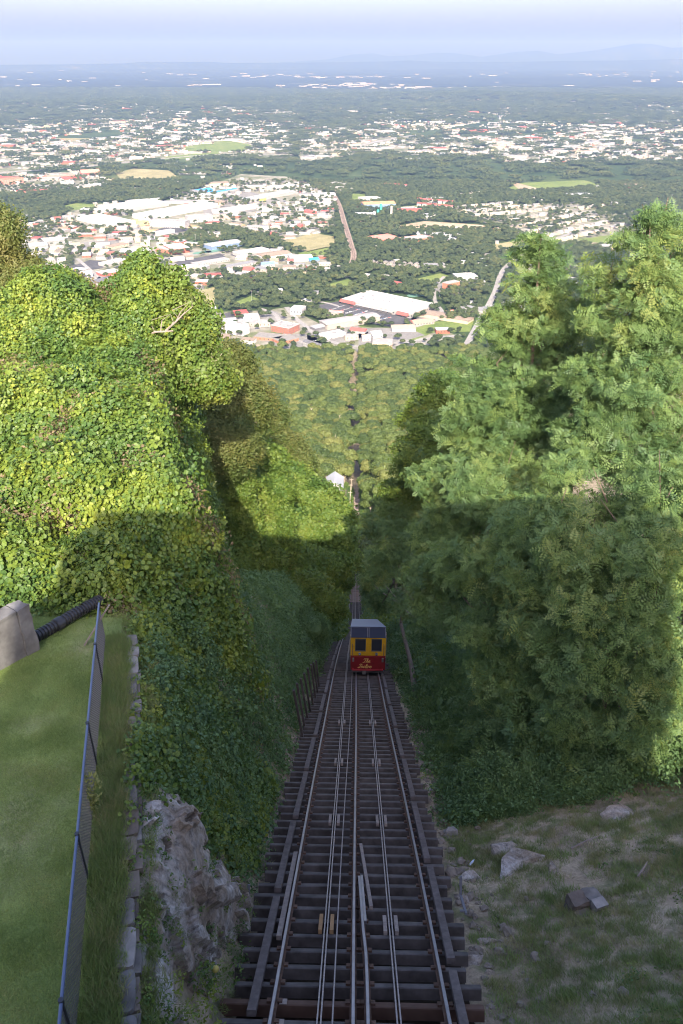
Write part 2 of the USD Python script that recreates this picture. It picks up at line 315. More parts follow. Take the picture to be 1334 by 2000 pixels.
# ---------------------------------------------------------------- terrain
TRX = 0.1
_T = PchipInterpolator([-30, 0, 34, 46, 137, 180, 310, 411, 600, 900, 1150, 1300, 1500], [-10.6 + .618 * 30, -10.6, -31.6, -39.6, -104.8, -129, -188, -222, -286, -362, -410, -430, -433])
def T(y):
    return _T(np.clip(y, -30, 1500))
_LX = PchipInterpolator([-50, 300, 700, 1400, 2000], [0, 0, -1.0, -4.5, -4.5])
def TX(y):
    return TRX + _LX(np.clip(y, -50, 2000))
def lawn_z(y):
    return -12.52 - 0.115 * (np.asarray(y, float) - 6.08)
def fence_x(y):
    return -3.99 - 0.2565 * (np.asarray(y, float) - 6.08)
LAWN_END = 17.0
def ground(x, y):
    x, y = np.asarray(x, float), np.asarray(y, float)
    t = T(y)
    d = x - TX(y)
    k = smoothstep(150, 400, y)
    n = fbm2(x, y, 6.0, 3) * np.clip((np.abs(d) - 2.5) * 0.5, 0, 1.3)
    # left: the lawn's bench, then a bank above the cutting
    blend = smoothstep(LAWN_END, LAWN_END + 2.0, y)
    lz = lawn_z(np.minimum(y, LAWN_END)) * (1 - blend) + (t + 7.3 * (1 - .5 * k)) * blend
    wall = fence_x(y) + 0.55
    e1 = np.where(y < LAWN_END, -(wall - TRX), 6.5)
    left = t + (np.maximum(lz - t, 0.5)) * smoothstep(2.4, np.maximum(e1, 3.2), -d) + n * blend
    # right: rising bank
    hr = 2.0 + 4.0 * smoothstep(10, 24, y)
    right = t + np.where(y < 18, 0.22, 0.22 + 0.02 * np.minimum(y - 18, 14)) * np.maximum(d - 2.7, 0) * smoothstep(2.4, 5, d) + n * 0.9
    right = np.minimum(right, t + 9 + n)
    z = np.where(d < 0, left, right)
    z = np.where(np.abs(d) < 2.4, t - .12, z) - 0.36
    # the wooded slope rolls a little away from the track
    z += k * fbm2(x, y, 120.0, 5) * 22 * smoothstep(20, 120, np.abs(d)) * (1 - smoothstep(1100, 1280, y))
    z = np.where(y > 1240, np.minimum(z, PLAIN - 1.0 * smoothstep(1270, 1330, y) + 4 * (1 - smoothstep(1240, 1300, y))), z)
    return z

ys = np.concatenate([np.arange(-14, 2, 1.0), np.arange(2, 34, 0.22), np.arange(34, 60, .5), np.geomspace(60, 1420, 150)])
xs_h = np.concatenate([np.arange(0, 14, 0.24), np.geomspace(14, 1400, 60)])
xs = np.concatenate([-xs_h[::-1], xs_h[1:]])
XX, YY = np.meshgrid(xs, ys)
ZZ = ground(XX, YY)
near = smoothstep(60, 30, YY)
dd = np.abs(XX - TRX)
ZZ = ZZ + near * fbm2(XX, YY, 0.7, 9, 4) * 0.28 * smoothstep(1.9, 3.2, dd) * np.where((XX < fence_x(YY) + .6) & (YY < LAWN_END + 1), 0.15, 1) + near * fbm2(XX, YY, .3, 4) * .08 - .0
obj("hillside", (np.stack([XX, YY, ZZ], -1).reshape(-1, 3), grid_faces(len(ys), len(xs))), SOIL, smooth=True, kind="structure")

def plain_z(x, y):
    r = np.hypot(x, y)
    a = np.arctan2(x, y)
    z = PLAIN + 0 * r
    z = z + smoothstep(5200, 8500, r) * (fbm2(x, y, 2600, 21, 4) + .25) * 75
    ridge = np.exp(-((r - 9300 - 900 * np.sin(a * 7 + 1)) / 900) ** 2) * (smoothstep(-.25, .1, a) * .8 + .25)
    z = z + ridge * (50 + 45 * fbm2(a * 9000, r * .3, 900, 31))
    z = z + smoothstep(11000, 26000, r) * (fbm2(x, y, 5200, 41, 4) + .3) * 150
    return z

aa = np.radians(np.linspace(-44, 44, 240))
for nm, rr, m in (("valley_plain", np.concatenate([np.geomspace(1235, 5200, 60), np.geomspace(5300, 9000, 60)]), VALLEY), ("far_hills", np.geomspace(9000, 29500, 160), FARHILL)):
    RR, AA = np.meshgrid(rr, aa, indexing="ij")
    XX, YY = RR * np.sin(AA), RR * np.cos(AA)
    obj(nm, (np.stack([XX, YY, plain_z(XX, YY)], -1).reshape(-1, 3), grid_faces(len(rr), len(aa))[:, ::-1]), m, smooth=True, kind="structure")

# plateau on the horizon, and the blue mountains beyond it to the right: ridges with a front and a back slope
def ridge(name, r0, depth, tops, foot, m, seed):
    """tops: (pixel column, pixel row) of the crest as seen from the overlook"""
    px = np.array([t[0] for t in tops], float)
    az, el = [], []
    for x, y in tops:
        d = ray(x, y)
        az.append(math.atan2(d[0], d[1])); el.append(d[2] / math.hypot(d[0], d[1]))
    a = np.linspace(az[0], az[-1], 260)
    h = np.interp(a, az, el) * (r0 + depth * .5) + 14 * fbm2(a * 900, 0 * a, 3.0, seed, 4)
    prof = np.array([0, .3, .5, .75, 1.0])
    rise = np.array([0, .62, 1.0, .7, 0])
    v = []
    for p_, k in zip(prof, rise):
        r = r0 + depth * p_ + (250 * fbm2(a * 900, p_ * 40 + 0 * a, 4.0, seed + 5) if 0 < p_ < 1 else 0)
        z = foot + (h - foot) * k
        v.append(np.stack([r * np.sin(a), r * np.cos(a), z], -1))
    obj(name, (np.vstack(v), grid_faces(5, len(a))[:, ::-1]), m, smooth=True, kind="structure")
ridge("plateau", 27500, 2600, [(-500, 128), (-60, 127), (90, 126), (240, 124), (270, 121), (420, 121), (440, 123), (600, 122), (760, 120), (800, 118), (860, 121), (1000, 121), (1100, 119), (1220, 118), (1334, 115), (1900, 118)], PLAIN - 30, FARHILL, 51)
ridge("blue_mountain", 33500, 2600, [(540, 122), (640, 116), (690, 106), (730, 104), (760, 110), (800, 108), (850, 103), (890, 104), (940, 111), (1000, 102), (1050, 99), (1090, 106), (1150, 100), (1200, 92), (1240, 85), (1275, 86), (1310, 93), (1345, 92), (1420, 84), (1500, 96), (1600, 108), (1700, 120)], PLAIN - 30, FARHILL, 61)

# ---------------------------------------------------------------- haze
hz = trimesh.creation.box([76000, 40000, 950])
hz.apply_translation([0, 40000 / 2 - 900, -445 + 475])
HAZE = usdkit.material(stage, "/World/Looks/haze_air", {"v": ("principled_volume", {"color": (0.46, 0.62, 1.0), "absorption_color": (1.0, 1.0, 1.0), "density": 8.0e-5, "anisotropy": 0.72})}, [], volume="v.volume")
obj("haze", hz, HAZE, kind="stuff")

# ---------------------------------------------------------------- upper station behind the overlook (its shadow lies over the foreground)
st = thing("upper_station", "pale stuccoed upper station building behind the overlook deck", "building")
obj("wall", MB().box(-6.2, 11.5, -14, -1.6, -16, 2.1).get(), plain("white_stucco", (.78, .77, .75), .8, 0, .05), st)
obj("deck", MB().box(-6.2, 11.5, -1.597, -0.35, -2.2, -1.7).get(), CONCRETE, st)
rf = MB()
rf.add([[-6.7, -14.6, 2.103], [12.0, -14.6, 2.103], [12.0, -1.0, 2.103], [-6.7, -1.0, 2.103], [-5.7, -7.6, 4.5], [11.0, -7.6, 4.5]], [[0, 2, 1], [0, 3, 2], [2, 3, 4], [2, 4, 5], [0, 1, 5], [0, 5, 4], [1, 2, 5], [0, 4, 3]])
obj("roof", rf.get(), W["brownroof"], st)
obj("stair_tower", MB().box(4.0, 11.48, -6.0, -1.61, 2.11, 3.4).get(), W["cream"], st)

# ---------------------------------------------------------------- the incline track
trk = thing("incline_track", "three-rail mountain railway track on dark timber sleepers running down the cutting", "railway track")
def frame(y):
    """along-slope unit vector and normal of the track at y"""
    m = float((T(y + .3) - T(y - .3)) / .6)
    d = np.array([0, 1, m]) / math.hypot(1, m)
    return d, np.array([0, -d[2], d[1]])
def on_track(dx, y, h=0.0):
    d, n = frame(y)
    return np.array([TX(y) + dx, y, float(T(y))]) + n * h
TIE_Y = []
y = 4.2
while y < 420:
    TIE_Y.append(y)
    m = float((T(y + .3) - T(y - .3)) / .6)
    y += 0.648 / math.hypot(1, m)
def tie_box(mb, y, w, i):
    d, n = frame(y)
    r = np.random.default_rng(1000 + i)
    c = on_track(r.normal(0, .035), y, -0.11)
    M = np.eye(4); M[:3, 0] = [1, r.normal(0, .006), r.normal(0, .003)]; M[:3, 1] = d; M[:3, 2] = n; M[:3, 3] = c
    hw, l0, l1 = 0.082 + r.normal(0, .006), -2.50 + r.normal(0, .05), 2.42 + r.normal(0, .05)
    b = 0.018
    v, f = [], []
    ring = [(-hw, -.13), (hw, -.13), (hw, .11 - b), (hw - b, .11), (-hw + b, .11), (-hw, .11 - b)]
    for X in (l0, l1):
        v += [[X, a, c_] for a, c_ in ring]
    for k in range(6):
        f.append([k, k + 6, (k + 1) % 6 + 6]); f.append([k, (k + 1) % 6 + 6, (k + 1) % 6])
    for k in range(1, 5):
        f.append([0, k, k + 1]); f.append([6, k + 7, k + 6])
    v = np.array(v) @ M[:3, :3].T + M[:3, 3]
    mb.add(v, f)
rest = MB()
for i, y in enumerate(TIE_Y):
    if i < 300:
        mb = MB(); tie_box(mb, y, 1, i)
        obj("sleeper", mb.get(), TIE_RUST if i == 8 else TIE, trk)
    else:
        tie_box(rest, y, 1, i)
obj("sleeper_far", rest.get(), BALLAST, trk, kind="stuff")

def run(dx_of_y, y0, y1, prof, h, mat_, name, parent=trk, step=0.8, label=None):
    """sweeps a profile [(across, up)] along the track"""
    yy = np.concatenate([np.arange(y0, min(y1, 150), step), np.arange(150, y1, 4.0), [y1]]) if y1 > 150 else np.arange(y0, y1 + .01, step)
    v, k = [], len(prof)
    for y in yy:
        d, n = frame(y)
        c = on_track(dx_of_y(y), y, h)
        v += [c + np.array([a, 0, 0]) + n * b for a, b in prof]
    f = []
    for i in range(len(yy) - 1):
        for j in range(k):
            a, b = i * k + j, i * k + (j + 1) % k
            f += [[a, b, b + k], [a, b + k, a + k]]
    for j in range(1, k - 1):
        e = (len(yy) - 1) * k
        f += [[0, j + 1, j], [e, e + j, e + j + 1]]
    return obj(name, (np.array(v), np.array(f)), mat_, parent, label=label)
RAILP = [(-.068, 0), (.068, 0), (.060, .018), (.012, .03), (.012, .10), (.036, .112), (.036, .145), (.026, .152), (-.026, .152), (-.036, .145), (-.036, .112), (-.012, .10), (-.012, .03), (-.060, .018)]
HEADP = [(-.034, 0), (.034, 0), (.034, .012), (.026, .018), (-.026, .018), (-.034, .012)]
END = 950.0
lf = lambda y: -1.58 + .08 * smoothstep(9, 34, y)
mid_l = lambda y: -0.06 + .06 * smoothstep(9, 30, y)
mid_r = lambda y: 0.215 - 0.085 * smoothstep(9.5, 11.6, y) - .06 * smoothstep(11.6, 13.4, y)
rt = lambda y: 1.71 - .20 * smoothstep(8, 34, y)
for nm, fn, y0, y1 in (("rail", lf, 3.6, END), ("rail", mid_l, 3.6, END), ("rail", mid_r, 3.6, 13.3), ("rail", rt, 3.6, END)):
    run(fn, y0, y1, RAILP, 0.004, RUST, nm)
    run(fn, y0, y1, HEADP, 0.150, STEEL, "rail_head")
cl = lambda y: -0.69 + .02 * smoothstep(8, 34, y)
cr = lambda y: 0.79
for fn in (cl, cr):
    run(lambda y: fn(y) - .034, 3.6, 400, [(-.014, 0), (.014, 0), (.014, .07), (-.014, .07)], .015, CABLE, "guide_bar")
    run(lambda y: fn(y) + .034, 3.6, 400, [(-.014, 0), (.014, 0), (.014, .07), (-.014, .07)], .015, CABLE, "guide_bar")
run(lambda y: -0.44 + .17 * smoothstep(8, 34, y), 3.6, 400, [(.018 * math.cos(a), .018 * math.sin(a)) for a in np.arange(6) * math.pi / 3], .10, CABLE, "haulage_cable")
# guard timbers along the sleeper ends, in lengths butted end to end
for sgn, fn in ((-1, lambda y: -1.98 + .2 * smoothstep(9, 36, y)), (1, lambda y: 1.99 - .2 * smoothstep(9, 36, y))):
    y = 3.8 + (1.7 if sgn > 0 else 0)
    k = 0
    while y < 150:
        L = 4.4 if y < 60 else 22
        off = (.012 if k % 2 else -.012)
        run(lambda q, off=off: fn(q) + off, y, y + L - .03, [(-.088, 0), (.088, 0), (.088, .115), (.077, .125), (-.077, .125), (-.088, .115)], .003 + (.004 if k % 2 else 0), TIMBER, "guard_timber", step=1.0)
        y += L; k += 1
run(lambda y: 0.0, 3.0, 420, [(-2.32, 0), (2.28, 0), (2.28, .02), (-2.32, .02)], -.34, TRACKBED, "track_bed", step=1.0)
# loose boards, sheave blocks, tie plates, iron brackets
def slab(name, pts, w, h, m, label=None):
    mb = MB()
    a, b = on_track(*pts[0]), on_track(*pts[1])
    d, n = frame(pts[0][1])
    mb.bar(a, b, w, h, up=n)
    return obj(name, mb.get(), m, trk, label=label)
slab("guide_board", [(-1.72, 10.6, .06), (-1.70, 14.6, .06)], .12, .10, BOARD)
slab("guide_board", [(0.36, 11.9, .06), (0.13, 15.2, .06)], .085, .09, BOARD)
slab("switch_blade", [(0.14, 13.3, .10), (0.21, 11.2, .10)], .06, .08, STEEL)
for q, yb in enumerate((11.2, 16.9, 22.4, 28.2)):
    for c in (-0.69, 0.79):
        for s in (-.13, .13):
            slab("sheave_block", [(c + s, yb - .32, .05), (c + s, yb + .32, .05)], .085, .10, plain("ochre_timber", (0.20, 0.11, 0.05), .9, 0, col2=(.28, .18, .09)) if (q == 0 and c < 0) else BOARD)
mb1 = MB()
for i, y in enumerate(TIE_Y[:60]):
    for fn in (lf, mid_l, rt) + ((mid_r,) if y < 13 else ()):
        for s in (-.105, .105):
            c = on_track(fn(y) + s, y, .012); d, n = frame(y)
            M = np.eye(4); M[:3, 1] = d; M[:3, 2] = n; M[:3, 3] = c
            mb1.box(-.045, .045, -.06, .06, -.01, .035, M)
obj("rail_clip", mb1.get(), RUST, trk, kind="stuff")
for i in (3, 4, 5):
    c = on_track(lf(TIE_Y[i + 3]) + .17, TIE_Y[i + 3], 0)
    d, n = frame(TIE_Y[i]); M = np.eye(4); M[:3, 1] = d; M[:3, 2] = n; M[:3, 3] = c
    obj("tie_plate", MB().box(-.07, .07, -.085, .085, .002, .02, M).get(), BOARD, trk)
for sx, yy_ in ((-1, 11.6), (1, 12.2)):
    mb = MB()
    d, n = frame(yy_); M = np.eye(4); M[:3, 1] = d; M[:3, 2] = n; M[:3, 3] = on_track(sx * 2.5, yy_, 0)
    o = sx * .12
    mb.box(o - .03, o + .03, -.5, .5, .0, .05, M); mb.box(min(0, o) - .02, max(0, o) - .02 if sx > 0 else .0, -.5, -.44, .06, .10, M); mb.box(o - .03, o + .03, .44, .5, .051, .5, M)
    obj("iron_bracket", mb.get(), W["darkgrey"], trk)

# ---------------------------------------------------------------- the car
CY, CX = 41.0, 0.77
car = thing("funicular_car", "yellow and dark red funicular car with glazed slanting roof descending the track", "funicular car", (TRX + CX, CY, float(T(CY)) + .16))
M_YEL = plain("car_yellow", (0.62, 0.36, 0.02), 0.5, 0, .14, 2.5)
M_RED = plain("car_red", (0.22, 0.018, 0.022), 0.5, 0, .2, 2.5)
M_ROOF = plain("car_roof_grey", (0.12, 0.14, 0.19), 0.45, 0, .08, 1.0)
M_GOLD = mat("gold_letter", {"p": ("principled_bsdf", {"base_color": (0.85, 0.60, 0.20), "roughness": 0.5})}, [])
M_CHROME = mat("chrome", {"p": ("principled_bsdf", {"base_color": (0.7, 0.75, 0.8), "roughness": 0.15, "metallic": 1.0})}, [])
SL = .70                                        # fall of the track under the car
L, HW = 8.6, 1.15
def side(x, poly, t, m, name, parent=car):
    """a plate in the car's side plane: poly in (along, up)"""
    mb = MB(); p = trimesh.creation.extrude_polygon(Polygon(poly), t, engine="earcut")
    v = np.array(p.vertices); v = np.stack([x + v[:, 2], v[:, 0], v[:, 1]], 1)
    return obj(name, mb.add(v, p.faces).get(), m, parent)
# end wall facing the overlook, built of panels round the two window openings
zb, zr, zw0, zw1, zt = .40, 1.62, 1.98, 3.02, 3.13
end = MB()
win = [(-.86, -.15), (.21, .90)]
for x0, x1, z0, z1 in ((-HW, HW, zr, zw0), (-HW, HW, zw1, zt), (-HW, win[0][0], zw0, zw1), (win[0][1], win[1][0], zw0, zw1), (win[1][1], HW, zw0, zw1)):
    end.box(x0, x1, 0, .06, z0, z1)
obj("end_wall", end.get(), M_YEL, car)
obj("skirt", MB().box(-HW, HW, 0.002, .06, zb, zr - .003).get(), M_RED, car)
dash = MB()
t_ = trimesh.creation.box([1.86, .07, 1.06]); t_.apply_translation([0, -.055, zb + .66]); dash.add(t_.vertices, t_.faces)
obj("dash_panel", dash.get(), M_RED, car)
obj("bumper", MB().box(-1.02, 1.02, -.13, -.022, zb + .03, zb + .12).get(), plain("bumper_red", (.42, .05, .06), .4), car)
obj("coupler", MB().box(-.36, -.12, -.1, .3, .08, zb + .0).get(), W["grey"], car)
for k, (a, b) in enumerate(win):
    w_ = obj("window", MB().box(a, b, .03, .045, zw0, zw1).get(), GLASS_DARK, car)
    fr = MB()
    for x0, x1, z0, z1 in ((a, b, zw0, zw0 + .04), (a, b, zw1 - .04, zw1), (a, a + .04, zw0 + .04, zw1 - .04), (b - .04, b, zw0 + .04, zw1 - .04)):
        fr.box(x0, x1, -.012, .029, z0, z1)
    obj("frame", fr.get(), W["darkgrey"], w_)
for x in (-.55, .56):
    hl = trimesh.creation.cylinder(.085, .12, sections=16); hl.apply_transform(trimesh.transformations.rotation_matrix(math.pi / 2, [1, 0, 0])); hl.apply_translation([x, -.062, 1.79])
    h_ = obj("headlight", hl, W["slateblue"], car)
    ln = trimesh.creation.icosphere(2, .07); ln.apply_scale([1, .45, 1]); ln.apply_translation([x, -.128, 1.79])
    obj("lens", ln, M_CHROME, h_, smooth=True)
for s in (-1, 1):
    hr_ = MB().tube([[s * 1.02, -.06, zr + .05], [s * 1.03, -.11, zr + .12], [s * 1.03, -.11, zr + .95], [s * 1.02, -.03, zr + 1.0]], .022)
    obj("handrail", hr_.get(), W["darkgrey"], car)
    obj("marker_lamp", MB().box(s * .97 - .06, s * .97 + .06, -.15, -.092, zr - .42, zr - .12).get(), W["grey"], car)
# sides, stepped floors below, slanting glazed roof above
for s in (-1, 1):
    x = s * HW - (.05 if s > 0 else 0)
    low = [(.063, zb), (.063, zr - .2)] + [(L - .063, zr - .2 - SL * (L - .063)), (L - .063, zb - SL * (L - .063))]
    side(x, low[::-1], .05, M_RED, "side_panel")
    up = [(.063, zr - .197), (.063, zt - .02), (L - .063, zt - .02 - SL * (L - .063)), (L - .063, zr - .197 - SL * (L - .063))]
    body = Polygon(up)
    wins = []
    for k in range(6):
        y0 = .35 + k * 1.36
        wins.append(Polygon([(y0, zw0 - SL * y0 - .15), (y0 + 1.05, zw0 - SL * (y0 + 1.05) - .15), (y0 + 1.05, zw1 - SL * (y0 + 1.05) - .1), (y0, zw1 - SL * y0 - .1)]))
    p = trimesh.creation.extrude_polygon(body.difference(shapely.union_all(wins)), .05, engine="earcut")
    v = np.array(p.vertices)
    obj("side_wall", (np.stack([x + v[:, 2], v[:, 0], v[:, 1]], 1), np.array(p.faces)), M_YEL, car)
    for w_ in wins:
        side(x + .02, list(w_.exterior.coords)[:-1], .012, GLASS_DARK, "side_window")
obj("far_end_wall", MB().box(-HW + .052, HW - .052, L - .06, L, zb - SL * L, zt - .03 - SL * L).get(), M_YEL, car)
fl = MB()
for k in range(12):
    y0 = .07 + k * .7
    fl.box(-HW + .055, HW - .055, y0, y0 + .69, zb - SL * y0 - .25, zb - SL * y0 - .15)
obj("floor_step", fl.get(), W["darkgrey"], car)
gl = .62
gz = .33
obj("slanting_windscreen", MB().add([[-HW, -.04, zt + .003], [HW, -.04, zt + .003], [HW - .02, gl, zt + gz], [-HW + .02, gl, zt + gz], [-HW, .0, zt + .003], [HW, .0, zt + .003], [HW - .02, gl, zt + gz - .04], [-HW + .02, gl, zt + gz - .04]], BOXF if False else [[0, 1, 2, 3], [4, 7, 6, 5], [0, 4, 5, 1], [1, 5, 6, 2], [2, 6, 7, 3], [3, 7, 4, 0]]).get(),
    mat("tinted_glass", {"p": ("principled_bsdf", {"base_color": (0.015, 0.017, 0.03), "roughness": 0.2, "specular_ior_level": 0.25})}, []), car)
wf = MB()
for x in (-HW + .03, -.05, .05, HW - .03):
    wf.bar([x, -.045, zt + .03], [x, gl, zt + gz + .012], .05, .03)
obj("windscreen_bar", wf.get(), W["darkgrey"], car)
roof = MB()
yr1 = L - .2
z0, z1 = zt + gz, zt + gz - .685 * (yr1 - gl)
roof.add([[-HW - .02, gl, z0], [HW + .02, gl, z0], [HW - .32, yr1, z1], [-HW + .05, yr1, z1], [-HW - .02, gl, z0 + .07], [HW + .02, gl, z0 + .07], [HW - .32, yr1, z1 + .07], [-HW + .05, yr1, z1 + .07]], [[0, 3, 2, 1], [4, 5, 6, 7], [0, 1, 5, 4], [1, 2, 6, 5], [2, 3, 7, 6], [3, 0, 4, 7]])
obj("roof", roof.get(), M_ROOF, car)
up_ = MB()
for s in (-1, 1):
    up_.bar([s * (HW + .04), .3, zr - .4], [s * (HW + .04), .3, zt + .2], .04, .04, up=(0, 1, 0))
obj("corner_post", up_.get(), W["offwhite"], car)
ch = MB()
for y0 in (.9, 6.6):
    for dz in (0,):
        ch.box(-.95, .95, y0, y0 + 1.1, zb - SL * (y0 + .5) - .75, zb - SL * (y0 + .5) - .26)
obj("bogie", ch.get(), BLACKMETAL, car)
# hand-lettered name in gold script on the dash
def script(word, x0, z0, h, slant=.28):
    """strokes of a brush script, each a flat ribbon: polylines in units of the x-height"""
    S = {"T": ([[(.1, 1.65), (.35, 1.95), (.9, 1.85), (1.5, 2.0)], [(.95, 1.85), (.85, 1.0), (.7, .2), (.4, -.05), (.1, .2)]], 1.35),
         "h": ([[(0, 0), (.25, 1.0), (.4, 1.9), (.25, 1.7), (.05, 0)], [(.08, .6), (.4, .98), (.6, .8), (.55, .2), (.8, .05)]], .85),
         "e": ([[(.0, .45), (.45, .6), (.5, .9), (.25, 1.0), (.05, .6), (.15, .08), (.45, .0), (.75, .3)]], .75),
         "I": ([[(.2, 1.5), (.5, 1.95), (1.3, 1.9)], [(.9, 1.9), (.75, .9), (.55, .1), (.2, -.05), (-.1, .25), (.35, .45)]], 1.2),
         "n": ([[(.05, 1.0), (.05, 0)], [(.08, .65), (.4, 1.0), (.6, .8), (.58, .15), (.8, .1)]], .85),
         "c": ([[(.5, .85), (.25, 1.0), (.04, .5), (.2, .02), (.6, .2)]], .68),
         "l": ([[(.0, .3), (.35, 1.3), (.4, 1.95), (.2, 1.7), (.1, .3), (.25, .0), (.45, .15)]], .5),
         "i": ([[(.1, 1.0), (.1, .2), (.25, 0), (.42, .15)], [(.16, 1.35), (.2, 1.45)]], .48)}
    mb, x = MB(), x0
    for ch_ in word:
        strokes, adv = S[ch_]
        for st_ in strokes:
            for a, b in zip(st_[:-1], st_[1:]):
                pa = np.array([x + (a[0] + slant * a[1]) * h, -.094, z0 + a[1] * h]); pb = np.array([x + (b[0] + slant * b[1]) * h, -.094, z0 + b[1] * h])
                e = (pb - pa) / (np.linalg.norm(pb - pa) + 1e-9) * h * .08
                mb.bar(pa - e, pb + e, h * (.22 if abs(b[1] - a[1]) > abs(b[0] - a[0]) else .15), .012, up=(0, 1, 0))
        x += adv * h
    return mb
lt = script("The", -.36, zb + .70, .17)
lb = script("Incline", -.66, zb + .24, .17)
obj("lettering", (np.vstack([lt.get()[0], lb.get()[0]]), np.vstack([lt.get()[1], lb.get()[1] + len(lt.get()[0])])), M_GOLD, car)

# ---------------------------------------------------------------- lawn, fence, wall, pipe
ly = np.arange(0.5, 18.3, .2)
lu = np.linspace(0, 1, 60)
LY, LU = np.meshgrid(ly, lu, indexing="ij")
LX = (fence_x(LY) + .42) - LU * 16
LZ = lawn_z(LY) + .02 + .05 * fbm2(LX, LY, 1.5, 77) - .25 * smoothstep(17.5, 19.5, LY)
obj("lawn", (np.stack([LX, LY, LZ], -1).reshape(-1, 3), grid_faces(len(ly), len(lu))[:, ::-1]), LAWN, smooth=True, kind="structure")

fence = thing("chain_link_fence", "low black chain-link fence with pipe top rail along the lawn edge", "fence")
FH, f0, f1 = 1.2, 3.0, 16.9
def fp(y, h):
    return np.array([fence_x(y), y, float(lawn_z(y)) + .02 + h])
obj("top_rail", MB().tube([fp(y, FH) for y in np.linspace(f0, f1, 12)], .026, 8).get(), plain("blue_black_rail", (.05, .07, .13), .35, spec=.6), fence)
for y in np.arange(3.13, 17, 2.95):
    pst = obj("post", MB().tube([fp(y, -.05), fp(y, FH - .03)], .03, 8).get(), BLACKMETAL, fence)
    obj("post_cap", MB().tube([fp(y, FH - .05), fp(y, FH + .045)], .04, 8).get(), BLACKMETAL, pst)
wm = MB()
Lf = (f1 - f0)
for k in np.arange(-int(FH / .075), int(Lf / .075)):
    for s in (0, 1):
        ya, yb = f0 + k * .075, f0 + k * .075 + FH * .95
        ha, hb = (0.03, FH) if s == 0 else (FH, .03)
        if ya < f0:
            ha = ha + (hb - ha) * (f0 - ya) / (yb - ya); ya = f0
        if yb > f1:
            hb = ha + (hb - ha) * (f1 - ya) / (yb - ya); yb = f1
        wm.bar(fp(ya, ha), fp(yb, hb), .0055, .0055)
obj("wire_mesh", wm.get(), BLACKMETAL, fence, kind="stuff")

wall = thing("retaining_wall", "low dry stone retaining wall with flat cap stones beside the fence", "wall")
y, k = 3.2, 0
r_ = np.random.default_rng(5)
def wx(y):
    return float(fence_x(y)) + .72
dirw = np.array([-.2565, 1, -.115]); dirw /= np.linalg.norm(dirw)
while y < 17.0:
    Ls = r_.uniform(.42, .85)
    c = np.array([wx(y + Ls / 2) + r_.normal(0, .02), y + Ls / 2, float(lawn_z(y + Ls / 2)) - .02 + r_.normal(0, .015)])
    if 8.6 < y < 9.0 or 13.4 < y < 13.9:
        y += Ls; continue
    M = np.eye(4); M[:3, 1] = dirw; M[:3, 0] = np.cross(dirw, [0, 0, 1]); M[:3, 0] /= np.linalg.norm(M[:3, 0]); M[:3, 2] = np.cross(M[:3, 0], dirw)
    M[:3, 3] = c
    R = trimesh.transformations.rotation_matrix(r_.normal(0, .05), [0, 0, 1]) @ trimesh.transformations.rotation_matrix(r_.normal(0, .04), [0, 1, 0])
    hw, hl, hh = .145 + r_.normal(0, .025), Ls / 2 - .008, .05
    b = trimesh.creation.box([2 * hw, 2 * hl, 2 * hh]).subdivide().subdivide()
    v = np.array(b.vertices)
    nv = v * (1 - .10 * (np.abs(v[:, :1]) / hw > .9) * (np.abs(v[:, 1:2]) / hl > .9))
    nv += (np.stack([fbm2(v[:, 0] * 3 + y * 7, v[:, 1] * 3 + v[:, 2] * 5, .3, s) for s in (1, 2, 3)], 1)) * .055
    obj("cap_stone", (nv @ (M @ R)[:3, :3].T + c, np.array(b.faces)), CONCRETE if y < 7.0 else STONE[int(r_.integers(0, 4))], wall, smooth=20)
    y += Ls
for course in range(4):
    y = 3.2 + .2 * (course % 2)
    while y < 15.5:
        Ls = r_.uniform(.35, .7)
        zt_ = float(lawn_z(y + Ls / 2)) - .09 - course * .24
        if zt_ < ground(wx(y) + .45, y) - .3:
            y += Ls; continue
        M = np.eye(4); M[:3, 1] = dirw; M[:3, 0] = np.cross(dirw, [0, 0, 1]); M[:3, 0] /= np.linalg.norm(M[:3, 0]); M[:3, 2] = np.cross(M[:3, 0], dirw)
        M[:3, 3] = [wx(y + Ls / 2) + .04 + r_.normal(0, .02), y + Ls / 2, zt_ - .11]
        b = trimesh.creation.box([.36, Ls - .03, .21]).subdivide()
        v = np.array(b.vertices) + r_.normal(0, .008, (len(b.vertices), 3))
        obj("stone", (v @ M[:3, :3].T + M[:3, 3], np.array(b.faces)), STONE[int(r_.integers(0, 4))], wall)
        y += Ls

def hit_lawn(px, py):
    d = ray(px, py)
    # z = -12.52 - .115 (y - 6.08)
    t = (-12.52 + .115 * 6.08) / (d[2] + .115 * d[1])
    return d * t
# concrete wall end at the left
ca, cb = hit_lawn(-60, 1345), hit_lawn(52, 1283)
cw = thing("concrete_wall", "stained old concrete wall end with stepped top behind the drain pipe", "wall")
dv = (cb - ca); dv[2] = 0; dv /= np.linalg.norm(dv); nv_ = np.array([-dv[1], dv[0], 0])
M = np.eye(4); M[:3, 0] = dv; M[:3, 1] = nv_; M[:3, 3] = ca - [0, 0, .3]
Lc = np.linalg.norm(cb - ca)
def rough_box(x0, x1, y0, y1, z0, z1, M, amp=.02, seed=0, n=3):
    b = trimesh.creation.box([x1 - x0, y1 - y0, z1 - z0]); b.apply_translation([(x0 + x1) / 2, (y0 + y1) / 2, (z0 + z1) / 2])
    for _ in range(n):
        b = b.subdivide()
    v = np.array(b.vertices)
    v = v + np.stack([fbm2(v[:, 0] + v[:, 2] * 2, v[:, 1] + v[:, 2], .35, seed + s) for s in (1, 2, 3)], 1) * amp * 2
    return v @ M[:3, :3].T + M[:3, 3], np.array(b.faces)
